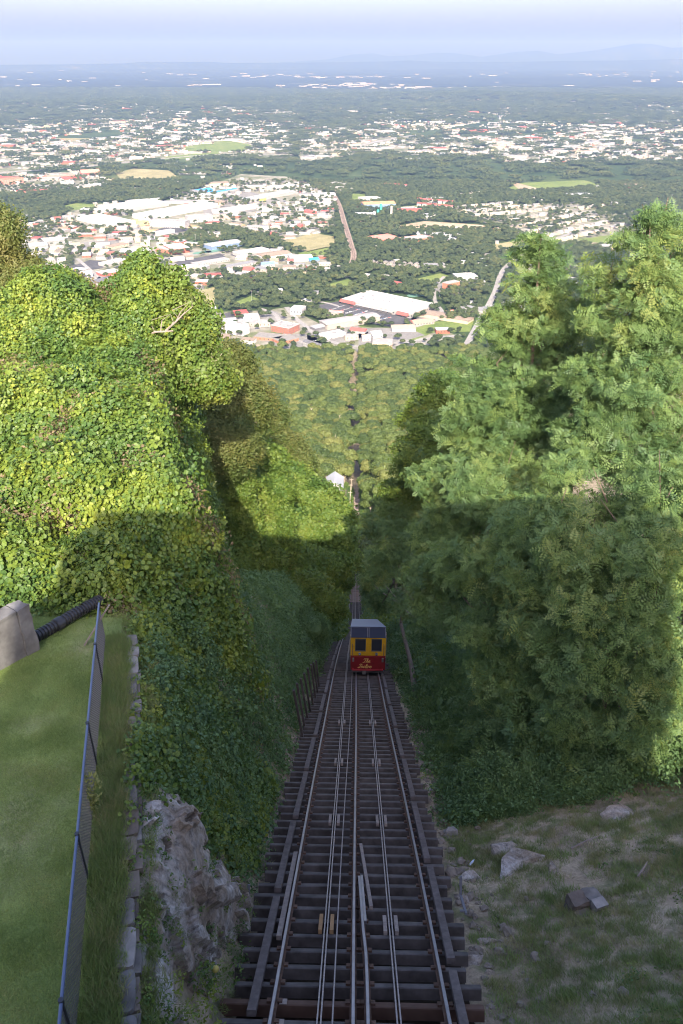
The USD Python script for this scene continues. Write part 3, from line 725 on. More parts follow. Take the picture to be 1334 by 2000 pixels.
obj("wall_body", rough_box(0, Lc, 0, .35, 0, 1.55, M, .02, 3), CONCRETE, cw, smooth=40)
obj("wall_pier", rough_box(Lc + .01, Lc + .36, -.06, .40, 0, 1.62, M, .07, 9), CONCRETE, cw, smooth=40)
obj("coping", rough_box(-.02, Lc - .01, -.04, .39, 1.56, 1.64, M, .015, 4), CONCRETE, cw, smooth=40)
# corrugated drain pipe on the grass
pp = np.array([hit_lawn(-70, 1338) + [0, 0, .17], hit_lawn(0, 1288) + [0, 0, .17], hit_lawn(80, 1250) + [0, 0, .19], hit_lawn(150, 1212) + [0, 0, .25], hit_lawn(198, 1183) + [0, 0, .2]])
tt = np.linspace(0, 4, 360)
cs = [PchipInterpolator(np.arange(5), pp[:, k])(tt) for k in range(3)]
pts = np.stack(cs, 1)
s_ = np.concatenate([[0], np.cumsum(np.linalg.norm(np.diff(pts, axis=0), axis=1))])
dp = thing("drain_pipe", "thick black corrugated drain pipe lying across the lawn corner", "pipe")
cut = int(360 * .62)
obj("pipe_length", MB().tube(pts[:cut], .155 + .017 * np.sign(np.sin(s_[:cut] * 2 * np.pi / .10)), 14).get(), PIPE, dp, smooth=30)
obj("pipe_length", MB().tube(pts[cut + 3:], .155 + .017 * np.sign(np.sin(s_[cut + 3:] * 2 * np.pi / .10)), 14).get(), PIPE, dp, smooth=30)
obj("coupling", MB().tube(pts[cut - 6:cut + 9], .185, 14).get(), PIPE, dp, smooth=30)
pl = thing("leaning_plank", "weathered plank leaning on the far end of the fence", "plank")
a_, b_ = hit_lawn(166, 1262) + [0, 0, .05], at(213, 1182, 16.6)
obj("board", MB().bar(a_, b_, .10, .035).get(), BOARD, pl)

# ---------------------------------------------------------------- rock outcrop left of the track
def rock_sheet(y0, y1, amp, seed):
    u = np.linspace(y0, y1, int((y1 - y0) / .07)); v_ = np.linspace(0, 1, 60)
    U, V = np.meshgrid(u, v_, indexing="ij")
    x0 = fence_x(U) + .80; x1 = -2.55 + 0 * U - .25 * fbm2(U, 0 * U, 1.6, seed + 9)
    z0 = lawn_z(U) - .25; z1 = T(U) - .55
    bul = np.sin(np.pi * np.clip(V, 0, 1)) * (.30 + .9 * fbm2(U, V * 3, 2.2, seed))
    prof = V ** 1.15
    X = x0 + (x1 - x0) * (V ** .75) + bul * .30
    Z = z0 + (z1 - z0) * (V ** 1.5) + bul * .45
    led = fbm2(U + V * 1.5, V * 4 - U * .6, .9, seed + 1, 5)
    led2 = np.abs(fbm2(U - V * 2.3, V * 5 + U * .4, 1.1, seed + 2, 4))
    d = amp * (2.0 * led - 1.2 * led2) + .13 * fbm2(U * 3, V * 9, .6, seed + 4)
    step = np.round(d * 3.2) / 3.2 * .65 + d * .35
    X = X + step * .8; Z = Z + step * .75
    Yv = U + .35 * fbm2(U * 1.1, V * 3.3, .9, seed + 6)
    return np.stack([X, Yv, Z], -1).reshape(-1, 3), grid_faces(len(u), len(v_))
ro = obj("rock_outcrop", rock_sheet(3.0, 12.0, .62, 3), ROCK, smooth=22)
tag(ro, "big weathered grey rock face between the stone wall and the sleeper ends", "rock")

def boulder(name, c, s, seed, m=ROCK, label=None, cat="rock", sub=3, ang=0.0, group=None):
    rb = np.random.default_rng(seed)
    pts = rb.normal(size=(13, 3)); pts /= np.linalg.norm(pts, axis=1, keepdims=True)
    b = trimesh.convex.convex_hull(pts * rb.uniform(.75, 1.1, (13, 1)))
    for _ in range(3):
        b = b.subdivide()
    v = np.array(b.vertices)
    n = meshkit.fbm(v * 2.6 + seed, 4, seed) - .5
    v = v * (1 + .22 * n[:, None]) * np.array(s)
    c_, s_ = math.cos(ang), math.sin(ang)
    v = v @ np.array([[c_, -s_, 0], [s_, c_, 0], [0, 0, 1]]).T
    o = obj(name, (v + np.array(c), np.array(b.faces)), m, smooth=32)
    tag(o, label, cat, group)
    return o
def hit_ground(px, py, lift=0.0):
    d = ray(px, py)
    t = np.geomspace(6, 1500, 4000)
    p = d[None] * t[:, None]
    below = p[:, 2] < ground(p[:, 0], p[:, 1])
    i = int(np.argmax(below)) if below.any() else len(t) - 1
    return p[i] + [0, 0, lift]

# ---------------------------------------------------------------- leaves and sprigs
def rot_to(n, spin):
    q = quats(np.array([n]), np.array([spin]))[0]
    w, x, y, z = q
    return np.array([[1 - 2 * (y * y + z * z), 2 * (x * y - z * w), 2 * (x * z + y * w)], [2 * (x * y + z * w), 1 - 2 * (x * x + z * z), 2 * (y * z - x * w)], [2 * (x * z - y * w), 2 * (y * z + x * w), 1 - 2 * (x * x + y * y)]])
ROUND = (np.array([[0, 0, 0], [.46, .3, .05], [.42, .78, .04], [0, 1, -.06], [-.42, .78, .04], [-.46, .3, .05]]), np.array([[0, 1, 2], [0, 2, 3], [0, 3, 4], [0, 4, 5]]))
OVAL = (np.array([[0, 0, 0], [.26, .45, .05], [0, 1, -.05], [-.26, .45, .05]]), np.array([[0, 1, 2], [0, 2, 3]]))
def leaf_patch(shape, n, R, size, tilt, depth, seed, dome=0.0):
    r = np.random.default_rng(seed)
    mb = MB()
    for _ in range(n):
        rad, th = R * math.sqrt(r.random()), r.random() * 2 * math.pi
        nrm = np.array([r.normal(0, tilt) + dome * rad / R * math.cos(th), r.normal(0, tilt) + dome * rad / R * math.sin(th), 1.0])
        s_ = size * r.uniform(.6, 1.25)
        M_ = rot_to(nrm, r.random() * 2 * math.pi)
        v = (shape[0] - [0, .5, 0]) * s_ @ M_.T + [rad * math.cos(th), rad * math.sin(th), r.normal(0, depth) - dome * .35 * rad * rad / R]
        mb.add(v, shape[1])
    return mb.get()
def pinnate_spray(n, length, pairs, seed, size=.11):
    r = np.random.default_rng(seed)
    mb = MB()
    for k in range(n):
        az = k / n * 2 * math.pi + r.normal(0, .3)
        el = r.uniform(-.1, .95)
        Lr = length * r.uniform(.7, 1.15)
        out = np.array([math.cos(az) * math.cos(el), math.sin(az) * math.cos(el), math.sin(el)])
        sidev = np.array([-math.sin(az), math.cos(az), 0]); sidev = sidev * math.cos(tw := r.normal(0, .5)) + np.cross(out, sidev) * math.sin(tw)
        for j in range(1, pairs + 1):
            t = j / pairs
            c = out * Lr * t + np.array([0, 0, -.30 * Lr * t * t])
            for s_ in (-1, 1):
                w = size * (.75 + .5 * math.sin(math.pi * t)) * r.uniform(.85, 1.15)
                d = sidev * s_ * .93 + out * .35 + np.array([0, 0, r.normal(-.12, .12)])
                d /= np.linalg.norm(d)
                a = np.cross(d, np.cross(out, sidev)); a /= np.linalg.norm(a) + 1e-9
                wd = w * .22
                v = [c, c + d * w * .5 + a * wd, c + d * w, c + d * w * .5 - a * wd]
                mb.add(v, [[0, 1, 2], [0, 2, 3]])
        c = out * Lr * 1.02 + np.array([0, 0, -.30 * Lr])
        mb.add([c, c + out * size * .4 + sidev * size * .2, c + out * size * .9, c + out * size * .4 - sidev * size * .2], [[0, 1, 2], [0, 2, 3]])
    return mb.get()
def grass_patch(n, R, h, seed, w=.006, lean=.35):
    r = np.random.default_rng(seed)
    rad, th = R * np.sqrt(r.random(n)), r.random(n) * 2 * np.pi
    b = np.stack([rad * np.cos(th), rad * np.sin(th), 0 * rad - .01], 1)
    a = r.random(n) * 2 * np.pi
    hh = h * r.uniform(.5, 1.3, n)
    tip = b + np.stack([r.normal(0, lean, n) * hh, r.normal(0, lean, n) * hh, hh], 1)
    o = np.stack([np.cos(a), np.sin(a), 0 * a], 1) * w
    v = np.stack([b - o, b + o, tip], 1).reshape(-1, 3)
    return v, np.arange(3 * n).reshape(-1, 3)

KUDZU_P = [(leaf_patch(ROUND, 44, .46, .13, .6, .10, 100 + k, .35), LEAF_KUDZU) for k in range(5)]
VINE_P = [(leaf_patch(ROUND, 46, .55, .15, .6, .13, 120 + k, .4), LEAF_VINE) for k in range(4)]
LOCUST_P = [(pinnate_spray(5, .48, 5, 140 + k, .115), LEAF_LOCUST) for k in range(5)]
OLIVE_P = [(leaf_patch(OVAL, 60, .55, .17, .75, .16, 160 + k, .5), LEAF_OLIVE) for k in range(4)]
SHRUB_P = [(leaf_patch(OVAL, 60, .42, .12, .7, .12, 180 + k, .5), LEAF_SHRUB) for k in range(4)]
SHRUBR_P = [(leaf_patch(ROUND, 40, .42, .10, .7, .12, 190 + k, .5), LEAF_SHRUB) for k in range(2)]
WEED_P = [(leaf_patch(OVAL, 46, .34, .12, .6, .10, 200 + k, .5), LEAF_KUDZU) for k in range(3)]

def surf_normal(fn, x, y, e=.25):
    n = np.stack([-(fn(x + e, y) - fn(x - e, y)) / (2 * e), -(fn(x, y + e) - fn(x, y - e)) / (2 * e), np.ones_like(x)], 1)
    return n / np.linalg.norm(n, axis=1, keepdims=True)

def jit(n, amt, r):
    n = n + r.normal(0, amt, n.shape)
    return n / np.linalg.norm(n, axis=1, keepdims=True)

def shell(blobs, dens, r, up=.25, lo=.80, hi=1.10):
    """sprig places on a union of ellipsoids (centre, (rx, ry, rz)), uneven, with gaps"""
    P_, N_ = [], []
    for i, (c, s) in enumerate(blobs):
        c, s = np.array(c, float), np.array(s, float)
        n = max(6, int(dens * 4 * np.pi * np.mean(s) ** 2))
        d = r.normal(size=(n, 3)); d /= np.linalg.norm(d, axis=1, keepdims=True)
        k = r.uniform(lo, hi, n) + .55 * (meshkit.fbm(d * 2.2 + i * 5.1, 3, 3) - .5)
        p = c + d * s * k[:, None]
        ok = meshkit.noise(p * .9 + 13.7, 5) > .20
        for j, (c2, s2) in enumerate(blobs):
            if j != i:
                ok &= (((p - c2) / (np.array(s2) * .72)) ** 2).sum(1) > 1
        nn = d / s; nn /= np.linalg.norm(nn, axis=1, keepdims=True)
        nn[:, 2] += up
        P_.append(p[ok]); N_.append(nn[ok])
    return np.vstack(P_), jit(np.vstack(N_), .25, r)

def cores(blobs, k=.74, seed=0):
    mb = MB()
    for i, (c, s) in enumerate(blobs):
        b = trimesh.creation.icosphere(3, 1.0)
        v = np.array(b.vertices)
        v = v * (k * (1 + .45 * (meshkit.fbm(v * 2.2 + i * 5.1, 3, 3) - .5)))[:, None] * np.array(s) + np.array(c)
        mb.add(v, b.faces)
    return mb.get()

def tree(name, label, cat, base, blobs, protos, dens, r, bark=BARK, trunk_r=.16, group=None, scale=(.8, 1.3), up=.25, core=.74, bare=0, lo=.80, hi=1.10, limbs=None):
    base = np.array(base, float)
    t = thing(name, label, cat, group=group)
    top = max((b[0] for b in blobs), key=lambda c: c[2])
    mean = np.mean([b[0] for b in blobs], axis=0)
    mid = base + (np.array([mean[0], mean[1], 0]) - np.array([base[0], base[1], 0])) * .5; mid[2] = base[2] + (mean[2] - base[2]) * .55
    tr = MB().tube([base - [0, 0, .3], base * .6 + mid * .4 + [.1, .05, 0], mid, mean * .6 + np.array(top) * .4, np.array(top)], [trunk_r * 1.3, trunk_r, trunk_r * .8, trunk_r * .5, trunk_r * .12], 8)
    obj("trunk", tr.get(), bark, t, smooth=50)
    lm = MB()
    for c, s in limbs or blobs:
        c = np.array(c); k = r.uniform(.3, .9)
        st = mid * (1 - k) + mean * k
        lm.tube([st, (st + c) / 2 + [0, 0, -.2], c, c + np.array([r.normal(0, .4), r.normal(0, .4), .8]) * np.array(s)], [trunk_r * .45, trunk_r * .35, trunk_r * .22, trunk_r * .06], 6)
        for q in range(bare):
            d = r.normal(size=3); d[2] = abs(d[2]); d /= np.linalg.norm(d)
            e = c + d * np.array(s) * r.uniform(1.0, 1.25)
            lm.tube([c, (c + e) / 2 + r.normal(0, .15, 3), e], [trunk_r * .2, trunk_r * .13, .012], 5)
    obj("limb", lm.get(), bark, t, smooth=50)
    p, n = shell(blobs, dens, r, up, lo, hi)
    if not limbs:
        obj("inner_foliage", cores(blobs, core), protos[0][1], t)
    instancer("crown", protos, p, quats(n, r.uniform(0, 6.28, len(p))), r.uniform(*scale, len(p)) * (1 + .9 * smoothstep(40, 85, p[:, 1])), r.integers(0, len(protos), len(p)), t, kind=None)
    return t

# ---------------------------------------------------------------- kudzu: a blanket of vines over the bank left of the cutting
XR = PchipInterpolator([16, 18, 20, 22, 24, 27, 30, 34, 40, 46, 54], [-7.2, -6.0, -5.0, -4.5, -4.0, -4.5, -5.8, -6.9, -7.9, -8.5, -9.0])
DOMES = [(-16.2, 41.5, -9.9, 3.0, 3.2), (-11.4, 43.5, -9.6, 2.3, 3.6), (-9.0, 44, -12.0, 2.3, 3), (-21, 38, -11.6, 3.0, 3.0), (-13.5, 31, -11.7, 3.2, 3.0), (-8.2, 33, -12.5, 2.2, 2.4), (-6.7, 24.5, -12.3, 2.2, 1.9), (-5.0, 27.5, -13.4, 2.0, 2.2), (-10.2, 25.0, -12.2, 2.5, 2.0), (-6.4, 19.0, -11.9, 2.5, 1.7), (-4.6, 20.6, -13.2, 1.5, 1.6)]
def kudzu_z(x, y):
    x, y = np.asarray(x, float), np.asarray(y, float)
    g = ground(x, y) - .2
    front = smoothstep(16.7 + .35 * np.maximum(-9.5 - x, 0), 20.6 + .5 * np.maximum(-9.5 - x, 0), y + .8 * fbm2(x, y, 2.0, 61))
    back = 1 - smoothstep(44, 50, y)
    right = smoothstep(0, 1, (XR(np.clip(y, 16, 54)) - x + 1.1 * fbm2(x, y, 2.2, 62)) / 3.2) ** .75
    top = -13.5 + .9 * smoothstep(22, 34, y) + 4.4 * fbm2(x, y, 3.4, 63, 4) + 1.7 * fbm2(x, y, 1.3, 64, 3) - .05 * np.maximum(-x - 16, 0)
    top = top - 1.6 * np.exp(-((y - 22.2) / 1.0) ** 2) * smoothstep(-12, -9, x)
    for dx, dy, dz, rx, ry in DOMES:
        q = ((x - dx) / rx) ** 2 + ((y - dy) / ry) ** 2
        top = np.maximum(top, dz - 1.9 * q + .8 * fbm2(x, y, 1.4, 66))
    return g + np.maximum(top - g, .2) * front * right * back
kx, ky = np.arange(-27, -1.6, .22), np.arange(16.5, 51, .22)
KX, KY = np.meshgrid(kx, ky)
KZ = kudzu_z(KX, KY)
KZg = ground(KX, KY)
kud = UsdGeom.Xform.Define(stage, "/World/kudzu")
tag(kud, "bright green kudzu vines smothering the bank left of the track", "kudzu", kind="stuff")
obj("vine_mat", (np.stack([KX, KY, np.where(KZ > KZg, KZ - .18, KZg - .6)], -1).reshape(-1, 3), grid_faces(len(ky), len(kx))), LEAF_KUDZU, kud, smooth=True)
r = np.random.default_rng(21)
n = 84000
x, y = r.uniform(-26, -2.0, n), 16.8 + 32 * r.random(n) ** 1.25
z = kudzu_z(x, y); nr = surf_normal(kudzu_z, x, y, .3)
w = np.minimum(1 / np.maximum(nr[:, 2], .18), 5.5)
keep = (z > ground(x, y) + .15) & (r.random(n) < w / 5.5 * 1.5) & (x > -.62 * y - 1.5)
# the steep right flank needs more places down its face
x, y, z, nr = x[keep], y[keep], z[keep], nr[keep]
hol = meshkit.noise(np.stack([x * 1.3, y * 1.3, z * 1.3], 1), 17)
kk = hol > .24
x, y, z, nr = x[kk], y[kk], z[kk], nr[kk]
sc = r.uniform(.6, 1.35, len(x))
pos = np.stack([x, y, z], 1) + nr * (r.uniform(-.15, .22, len(x)) + .35 * (r.random(len(x)) > .9))[:, None]
print("kudzu", len(x))
nn = nr.copy(); nn[:, 2] += .25
DRY_P = [(leaf_patch(OVAL, 30, .5, .14, .8, .12, 108, .4), leafy("dead_vine_leaf", [(0.10, 0.08, 0.045), (0.17, 0.13, 0.075), (0.24, 0.19, 0.11)]))]
ki = r.integers(0, 5, len(x)); ki[(meshkit.noise(np.stack([x * .7, y * .7, 0 * x], 1), 19) > .74) & (r.random(len(x)) < .6)] = 5
instancer("leaves", KUDZU_P + DRY_P, pos, quats(jit(nn, .42, r), r.uniform(0, 6.28, len(x))), sc, ki, kud, kind=None)

# kudzu-covered trees on the skyline, at the left
def blob(px, py, y, s, sy=None, sz=None):
    return (tuple(at(px, py, y)), (s, sy or s, sz or s))
r = np.random.default_rng(31)
tree("vine_covered_tree", "rounded tree smothered in green kudzu, left of the pointed one", "tree", [-16.2, 41.5, ground(-16.2, 41.5)],
     [blob(105, 600, 40.5, 1.9, None, 1.7), blob(150, 640, 40, 1.6), blob(60, 650, 40, 1.6), blob(110, 690, 39.5, 2.2)], KUDZU_P, 5.5, r, up=.5)
tree("vine_covered_tree", "pointed tree half covered in kudzu with bare twigs showing", "tree", [-11.4, 43.5, ground(-11.4, 43.5)],
     [blob(285, 530, 43, .8, None, .9), blob(275, 580, 42.5, 1.2), blob(300, 620, 42, 1.5), blob(345, 560, 43, .7, None, .9), blob(360, 620, 42.5, 1.4, None, 1.5), blob(395, 640, 42, 1.1), blob(330, 680, 41.5, 1.8), blob(250, 660, 41.5, 1.5), blob(400, 730, 41, 1.5)],
     VINE_P + KUDZU_P[:2] + OLIVE_P[:1], 5.0, r, bark=BARK_PALE, bare=7, trunk_r=.2, core=.66)
tree("broadleaf_tree_leaning", "olive-brown tree at the far left behind the kudzu", "tree", [-20.5, 48, ground(-20.5, 48)],
     [blob(10, 450, 48, 1.1, None, 1.3), blob(-30, 500, 48, 1.9), blob(40, 530, 48, 1.4, None, 1.0), blob(0, 570, 47, 1.7), blob(85, 555, 47, 1.0, None, .8), blob(50, 620, 47, 1.5)], OLIVE_P, 5.5, r, bark=BARK_PALE, bare=2)
for lb, pts_ in (("long pale bare branch arching over the kudzu, upper one", [(292, 672, 41.5), (325, 662, 41), (350, 640, 41), (368, 622, 41)]), ("pale bare branch lying over the kudzu, lower one", [(288, 672, 40.5), (310, 660, 40), (345, 658, 40)])):
    P4 = np.array([at(*p) for p in pts_]) + [0, -.6, .5]
    mb = MB().tube(P4, np.linspace(.085, .03, len(P4)), 6)
    for q in range(3):
        b0 = P4[-2] * (1 - q * .3) + P4[-1] * q * .3
        mb.tube([b0, b0 + [r.normal(0, .3), r.normal(0, .2), .5], b0 + [r.normal(.3, .4), 0, .9]], [.03, .02, .008], 5)
    tag(obj("bare_branch", mb.get(), BOARD, smooth=50), lb, "branch")
# dark flank and the mixed thicket between the kudzu and the track
MIX = [("olive tree in the gap behind the kudzu bank", OLIVE_P, [(440, 720, 62, 2.3), (470, 790, 60, 2.6), (425, 800, 58, 2.4), (445, 870, 55, 2.6)]),
       ("tan-brown tree on the bank, above the bright vines", OLIVE_P, [(515, 820, 95, 2.8), (545, 880, 92, 3.0), (580, 905, 90, 2.2), (505, 890, 90, 2.8)]),
       ("yellow-green vine-hung tree beside the white shed", VINE_P, [(560, 950, 86, 3.2), (615, 985, 84, 3.0), (530, 985, 82, 2.6), (655, 1020, 80, 2.3), (590, 1040, 78, 2.8), (545, 905, 90, 2.4), (505, 860, 92, 2.2), (665, 1050, 76, 1.6)]),
       ("dark leafy tree at the foot of the kudzu, edge of shadow", VINE_P, [(505, 905, 66, 2.2), (485, 960, 62, 2.0), (530, 950, 64, 2.0), (462, 950, 57, 1.5), (468, 1005, 57, 1.7), (476, 1060, 56, 1.7), (505, 1040, 59, 2.0), (530, 1015, 61, 1.9), (470, 1110, 54, 1.5), (512, 1095, 57, 1.8), (545, 1065, 60, 1.6)]),
       ("shaded tree leaning over the track below the bright vines", VINE_P, [(560, 1100, 64, 2.3), (610, 1110, 66, 2.1), (655, 1110, 68, 1.4), (600, 1165, 58, 2.2), (640, 1180, 56, 1.5), (678, 1092, 104, 2.0), (664, 1128, 92, 1.6)]),
       ("shaded ivy-clad tree next to the dark posts", SHRUB_P, [(560, 1190, 46, 1.6), (600, 1225, 45, 1.4), (570, 1270, 42, 1.4), (625, 1235, 46, .9), (540, 1290, 38, 1.3), (600, 1290, 41, .8)])]
for lb, pr, bl in MIX:
    bl = [blob(px, py, y, s, None, s * .9) for px, py, y, s in bl]
    c = np.mean([b[0] for b in bl], axis=0)
    tree("hillside_tree", lb, "tree", [c[0], c[1], ground(c[0], c[1])], bl, pr, 4.2, r, bark=BARK_PALE if pr is OLIVE_P else BARK, bare=1, core=.7)

# ---------------------------------------------------------------- the feathery trees on the right
r = np.random.default_rng(41)
RIGHT = [("tall feathery-leaved tree whose pointed top stands left in the right-hand trees", [(1058, 470, 37, .65), (1045, 530, 37, 1.1), (1095, 545, 37, .8), (1075, 600, 36.5, 1.6), (1010, 640, 36.5, 1.5), (1120, 650, 36, 1.7), (1060, 720, 36, 2.1), (970, 710, 36, 1.6), (1000, 790, 35.5, 1.9), (1120, 770, 35, 2.1), (930, 790, 36, 1.3), (1060, 850, 34, 2.1), (960, 870, 35, 1.7)], 8),
         ("tallest feathery-leaved tree at the right, over the hilltop slope", [(1265, 425, 31, .55), (1300, 410, 31, .5), (1250, 480, 31, .8), (1310, 500, 31, 1.0), (1265, 560, 30.5, 1.4), (1330, 600, 30, 1.4), (1220, 620, 30.5, 1.4), (1280, 690, 30, 1.9), (1200, 720, 30, 1.6), (1330, 760, 29.5, 1.8), (1240, 820, 29, 2.0), (1160, 850, 30, 1.7), (1310, 880, 28, 1.8), (1190, 540, 32, .9)], 8),
         ("feathery tree in full shade in front of the right-hand trees", [(1090, 1000, 24.5, 1.7), (1190, 990, 24, 1.8), (1290, 985, 23, 1.7), (1140, 1090, 23, 1.8), (1250, 1080, 22, 1.8), (1040, 1090, 24.5, 1.6), (1190, 1180, 21.5, 1.6), (1270, 1190, 20.5, 1.4), (1100, 1190, 22.5, 1.6), (1240, 1290, 19.8, 1.2), (1160, 1290, 20.5, 1.3), (1270, 1375, 19.0, .75), (1180, 1390, 19.6, .9), (1225, 1430, 18.6, .6), (1110, 1400, 20.2, .9), (1290, 1300, 19.4, .8), (1040, 1400, 21, .8)], 9),
         ("spreading feathery tree beside the track, half in shadow", [(985, 930, 30, 1.9), (900, 955, 32, 1.7), (1000, 1030, 28, 1.8), (930, 1060, 29, 1.8), (870, 1040, 31, 1.4), (960, 1150, 26, 1.7), (890, 1150, 28, 1.5), (1040, 1190, 24, 1.5), (975, 1250, 24, 1.4), (1080, 1290, 22, 1.4), (1000, 1340, 22, 1.1)], 9),
         ("smaller yellowish tree on the right bank below the tall ones", [(850, 780, 60, 2.0), (880, 850, 56, 2.4), (820, 850, 60, 1.8), (850, 920, 54, 2.3), (800, 950, 58, 1.9), (915, 900, 46, 1.8)], 5),
         ("pale green tree hanging over the lower track", [(790, 1010, 56, 1.9), (750, 1030, 62, 1.6), (815, 1080, 48, 1.8), (770, 1110, 54, 1.7), (735, 1100, 64, 1.2), (840, 1150, 38, 1.3), (790, 1180, 46, 1.3), (835, 1225, 34, .95), (716, 1098, 108, 2.0), (728, 1140, 84, 1.5), (745, 1180, 66, 1.2)], 5),
         ("sunlit tree at the right edge behind the shaded one", [(1325, 1130, 26, 1.4), (1345, 1260, 25, 1.6), (1340, 1380, 23, 1.3), (1345, 1460, 21.8, .7)], 8)]
for i, (lb, bl, bx) in enumerate(RIGHT):
    pr = LOCUST_P if i not in (4, 6) else (VINE_P + LOCUST_P[:2] if i == 4 else VINE_P)
    bl = [blob(px, py, y, s * 1.08) for px, py, y, s in bl]
    c = np.mean([b[0] for b in bl], axis=0)
    pads = []
    for cc, ss in bl:
        for q in range(6):
            d = r.normal(size=3); d /= np.linalg.norm(d); k_ = r.uniform(.35, .95)
            w_ = ss[0] * r.uniform(.42, .68)
            pads.append((tuple(np.array(cc) + d * ss[0] * k_), (w_, w_, w_ * r.uniform(.32, .5))))
    limbs = bl; bl = pads
    yb = min(b[0][1] for b in bl) + 1.5
    tree("feathery_tree", lb, "tree", [c[0] + .5, yb, ground(c[0] + .5, yb)], bl, pr, 12.5 if i not in (4, 5) else 8.5, r, trunk_r=.15, scale=(.50, 1.05), up=.5, core=.5, bare=0, lo=.7, hi=1.25, limbs=limbs)

# ---------------------------------------------------------------- undergrowth on the cutting's sides, grass, weeds
r = np.random.default_rng(51)
def scatter(n, x0, x1, y0, y1, mask, yp=1.0):
    x, y = r.uniform(x0, x1, n), y0 + (y1 - y0) * r.random(n) ** yp
    k = mask(x, y) > r.random(n)
    x, y = x[k], y[k]
    return x, y, ground(x, y), surf_normal(ground, x, y, .3)
def m_bank(x, y):
    d = x - TX(y)
    left = (d < -2.55 - .3 * r.random(len(x))) & (d > -9 - .12 * np.maximum(y - 20, 0)) & (y > 10.5)
    l = smoothstep(10.5, 15.5, y + 2.2 * fbm2(x, y, 1.6, 71) - .5 * np.maximum(-x - 3.2, 0)) * (x > fence_x(y) + 1.0)
    rr_ = smoothstep(16.5, 20, y + 2.0 * fbm2(x, y, 1.5, 72) + .25 * np.minimum(d - 4, 0)) * (d > 2.75) * (d < 12)
    hole = meshkit.noise(np.stack([x * .8, y * .8, 0 * x], -1), 8) > .27
    return (left * l + rr_) * hole
x, y, z, nr = scatter(38000, -12, 12, 10.5, 85, m_bank, 1.4)
nr[:, 2] += .4
n = len(x); print("undergrowth", n)
instancer("undergrowth", SHRUB_P + SHRUBR_P + WEED_P[:1], np.stack([x, y, z], 1) + nr * (r.uniform(.02, .55, n) * smoothstep(2.6, 4.5, np.abs(x - TRX)))[:, None], quats(jit(nr, .4, r), r.uniform(0, 6.28, n)), r.uniform(.55, 1.3, n) * np.where(y > 40, 1.5, 1), r.integers(0, 7, n),
          label="dark shrubs and creepers covering both sides of the track cutting", category="undergrowth")
n = 9000
y = 70 + 350 * r.random(n) ** 1.3; sd = r.choice([-1, 1], n); x = TX(y) + sd * (2.5 + 8 * r.random(n) ** 1.4)
k = ~((sd < 0) & (y > 355) & (y < 400) & (x < TX(y) - 5)); x, y, sd = x[k], y[k], sd[k]; n = len(x)
instancer("lineside_scrub", SHRUB_P + VINE_P[:2], np.stack([x, y, ground(x, y) + r.uniform(.2, 1.6, n)], 1), quats(jit(np.repeat([[0, -.4, 1.]], n, 0), .4, r), r.uniform(0, 6.28, n)), r.uniform(1.6, 3.4, n), r.integers(0, 6, n), label="scrub crowding both sides of the lower track", category="scrub")
# the thicket under the right-hand trees
n = 5200
y = 17.4 + 16 * r.random(n) ** 1.2; x = TRX + 3.3 + (10.5 * r.random(n)) * smoothstep(15.5, 21, y)
hh = 3.2 * r.random(n) ** 1.3 * smoothstep(17.2, 20.5, y) * smoothstep(3.0, 5.5, x)
k = meshkit.noise(np.stack([x * .8, y * .8, hh], 1), 23) > .3; x, y, hh = x[k], y[k], hh[k]; n = len(x)
instancer("thicket", SHRUB_P + LOCUST_P[:3], np.stack([x, y, ground(x, y) + hh], 1), quats(jit(np.repeat([[-.2, -.6, .8]], n, 0), .45, r), r.uniform(0, 6.28, n)), r.uniform(.55, 1.15, n), r.integers(0, 7, n), label="leafy thicket at the foot of the right-hand trees", category="thicket")
n = 3600
y = 26 + 110 * r.random(n) ** 1.2; x = 4.5 + (10 + .42 * y) * r.random(n)
instancer("hillside_scrub", SHRUB_P + LOCUST_P[:2], np.stack([x, y, ground(x, y) + r.uniform(.1, 1.2, n)], 1), quats(jit(np.repeat([[0, -.5, 1.]], n, 0), .4, r), r.uniform(0, 6.28, n)), r.uniform(1.7, 3.0, n), r.integers(0, 6, n), label="scrub on the hillside behind the right-hand trees", category="scrub")
# leafy vines spilling over the top of the left bank
n = 5200
y = r.uniform(10.2, 19.5, n); v = r.random(n); xw = fence_x(y) + .85; x = xw + (-2.9 - xw) * v
k = r.random(n) < smoothstep(10.2, 13.0, y + 1.6 * fbm2(x, y, 1.2, 75) - 2.2 * v) * np.where(y > 16.5, 1, .9)
x, y, v = x[k], y[k], v[k]; n = len(x)
zz = np.maximum(ground(x, y), np.where(y < 13.2, lawn_z(y) - .25 + (T(y) - .55 - lawn_z(y) + .25) * v ** 1.5, -99))
instancer("bank_vines", KUDZU_P + SHRUB_P[:2], np.stack([x, y, zz + r.uniform(0, .35, n)], 1), quats(jit(np.repeat([[.45, -.35, .85]], n, 0), .4, r), r.uniform(0, 6.28, n)), r.uniform(.45, .95, n), r.integers(0, 7, n), label="leafy vines spilling down the bank from the stone wall", category="vines")
# turf of the lawn
n = 5200
y = 2.5 + 16.5 * r.random(n) ** 1.1; x = fence_x(y) + .55 - 12 * r.random(n)
k = (x > -.52 * y - 4.5); x, y = x[k], y[k]; n = len(x)
instancer("lawn_grass", [(grass_patch(185, .34, .050, 300 + q, .0055, .5), GRASS) for q in range(4)], np.stack([x, y, lawn_z(y) + .02 + .05 * fbm2(x, y, 1.5, 77) - .25 * smoothstep(17.5, 19.5, y)], 1), quats(np.repeat([[0, .115, 1.]], n, 0), r.uniform(0, 6.28, n)), r.uniform(.7, 1.15, n), r.integers(0, 4, n),
          label="short mown grass of the lawn behind the fence", category="grass")
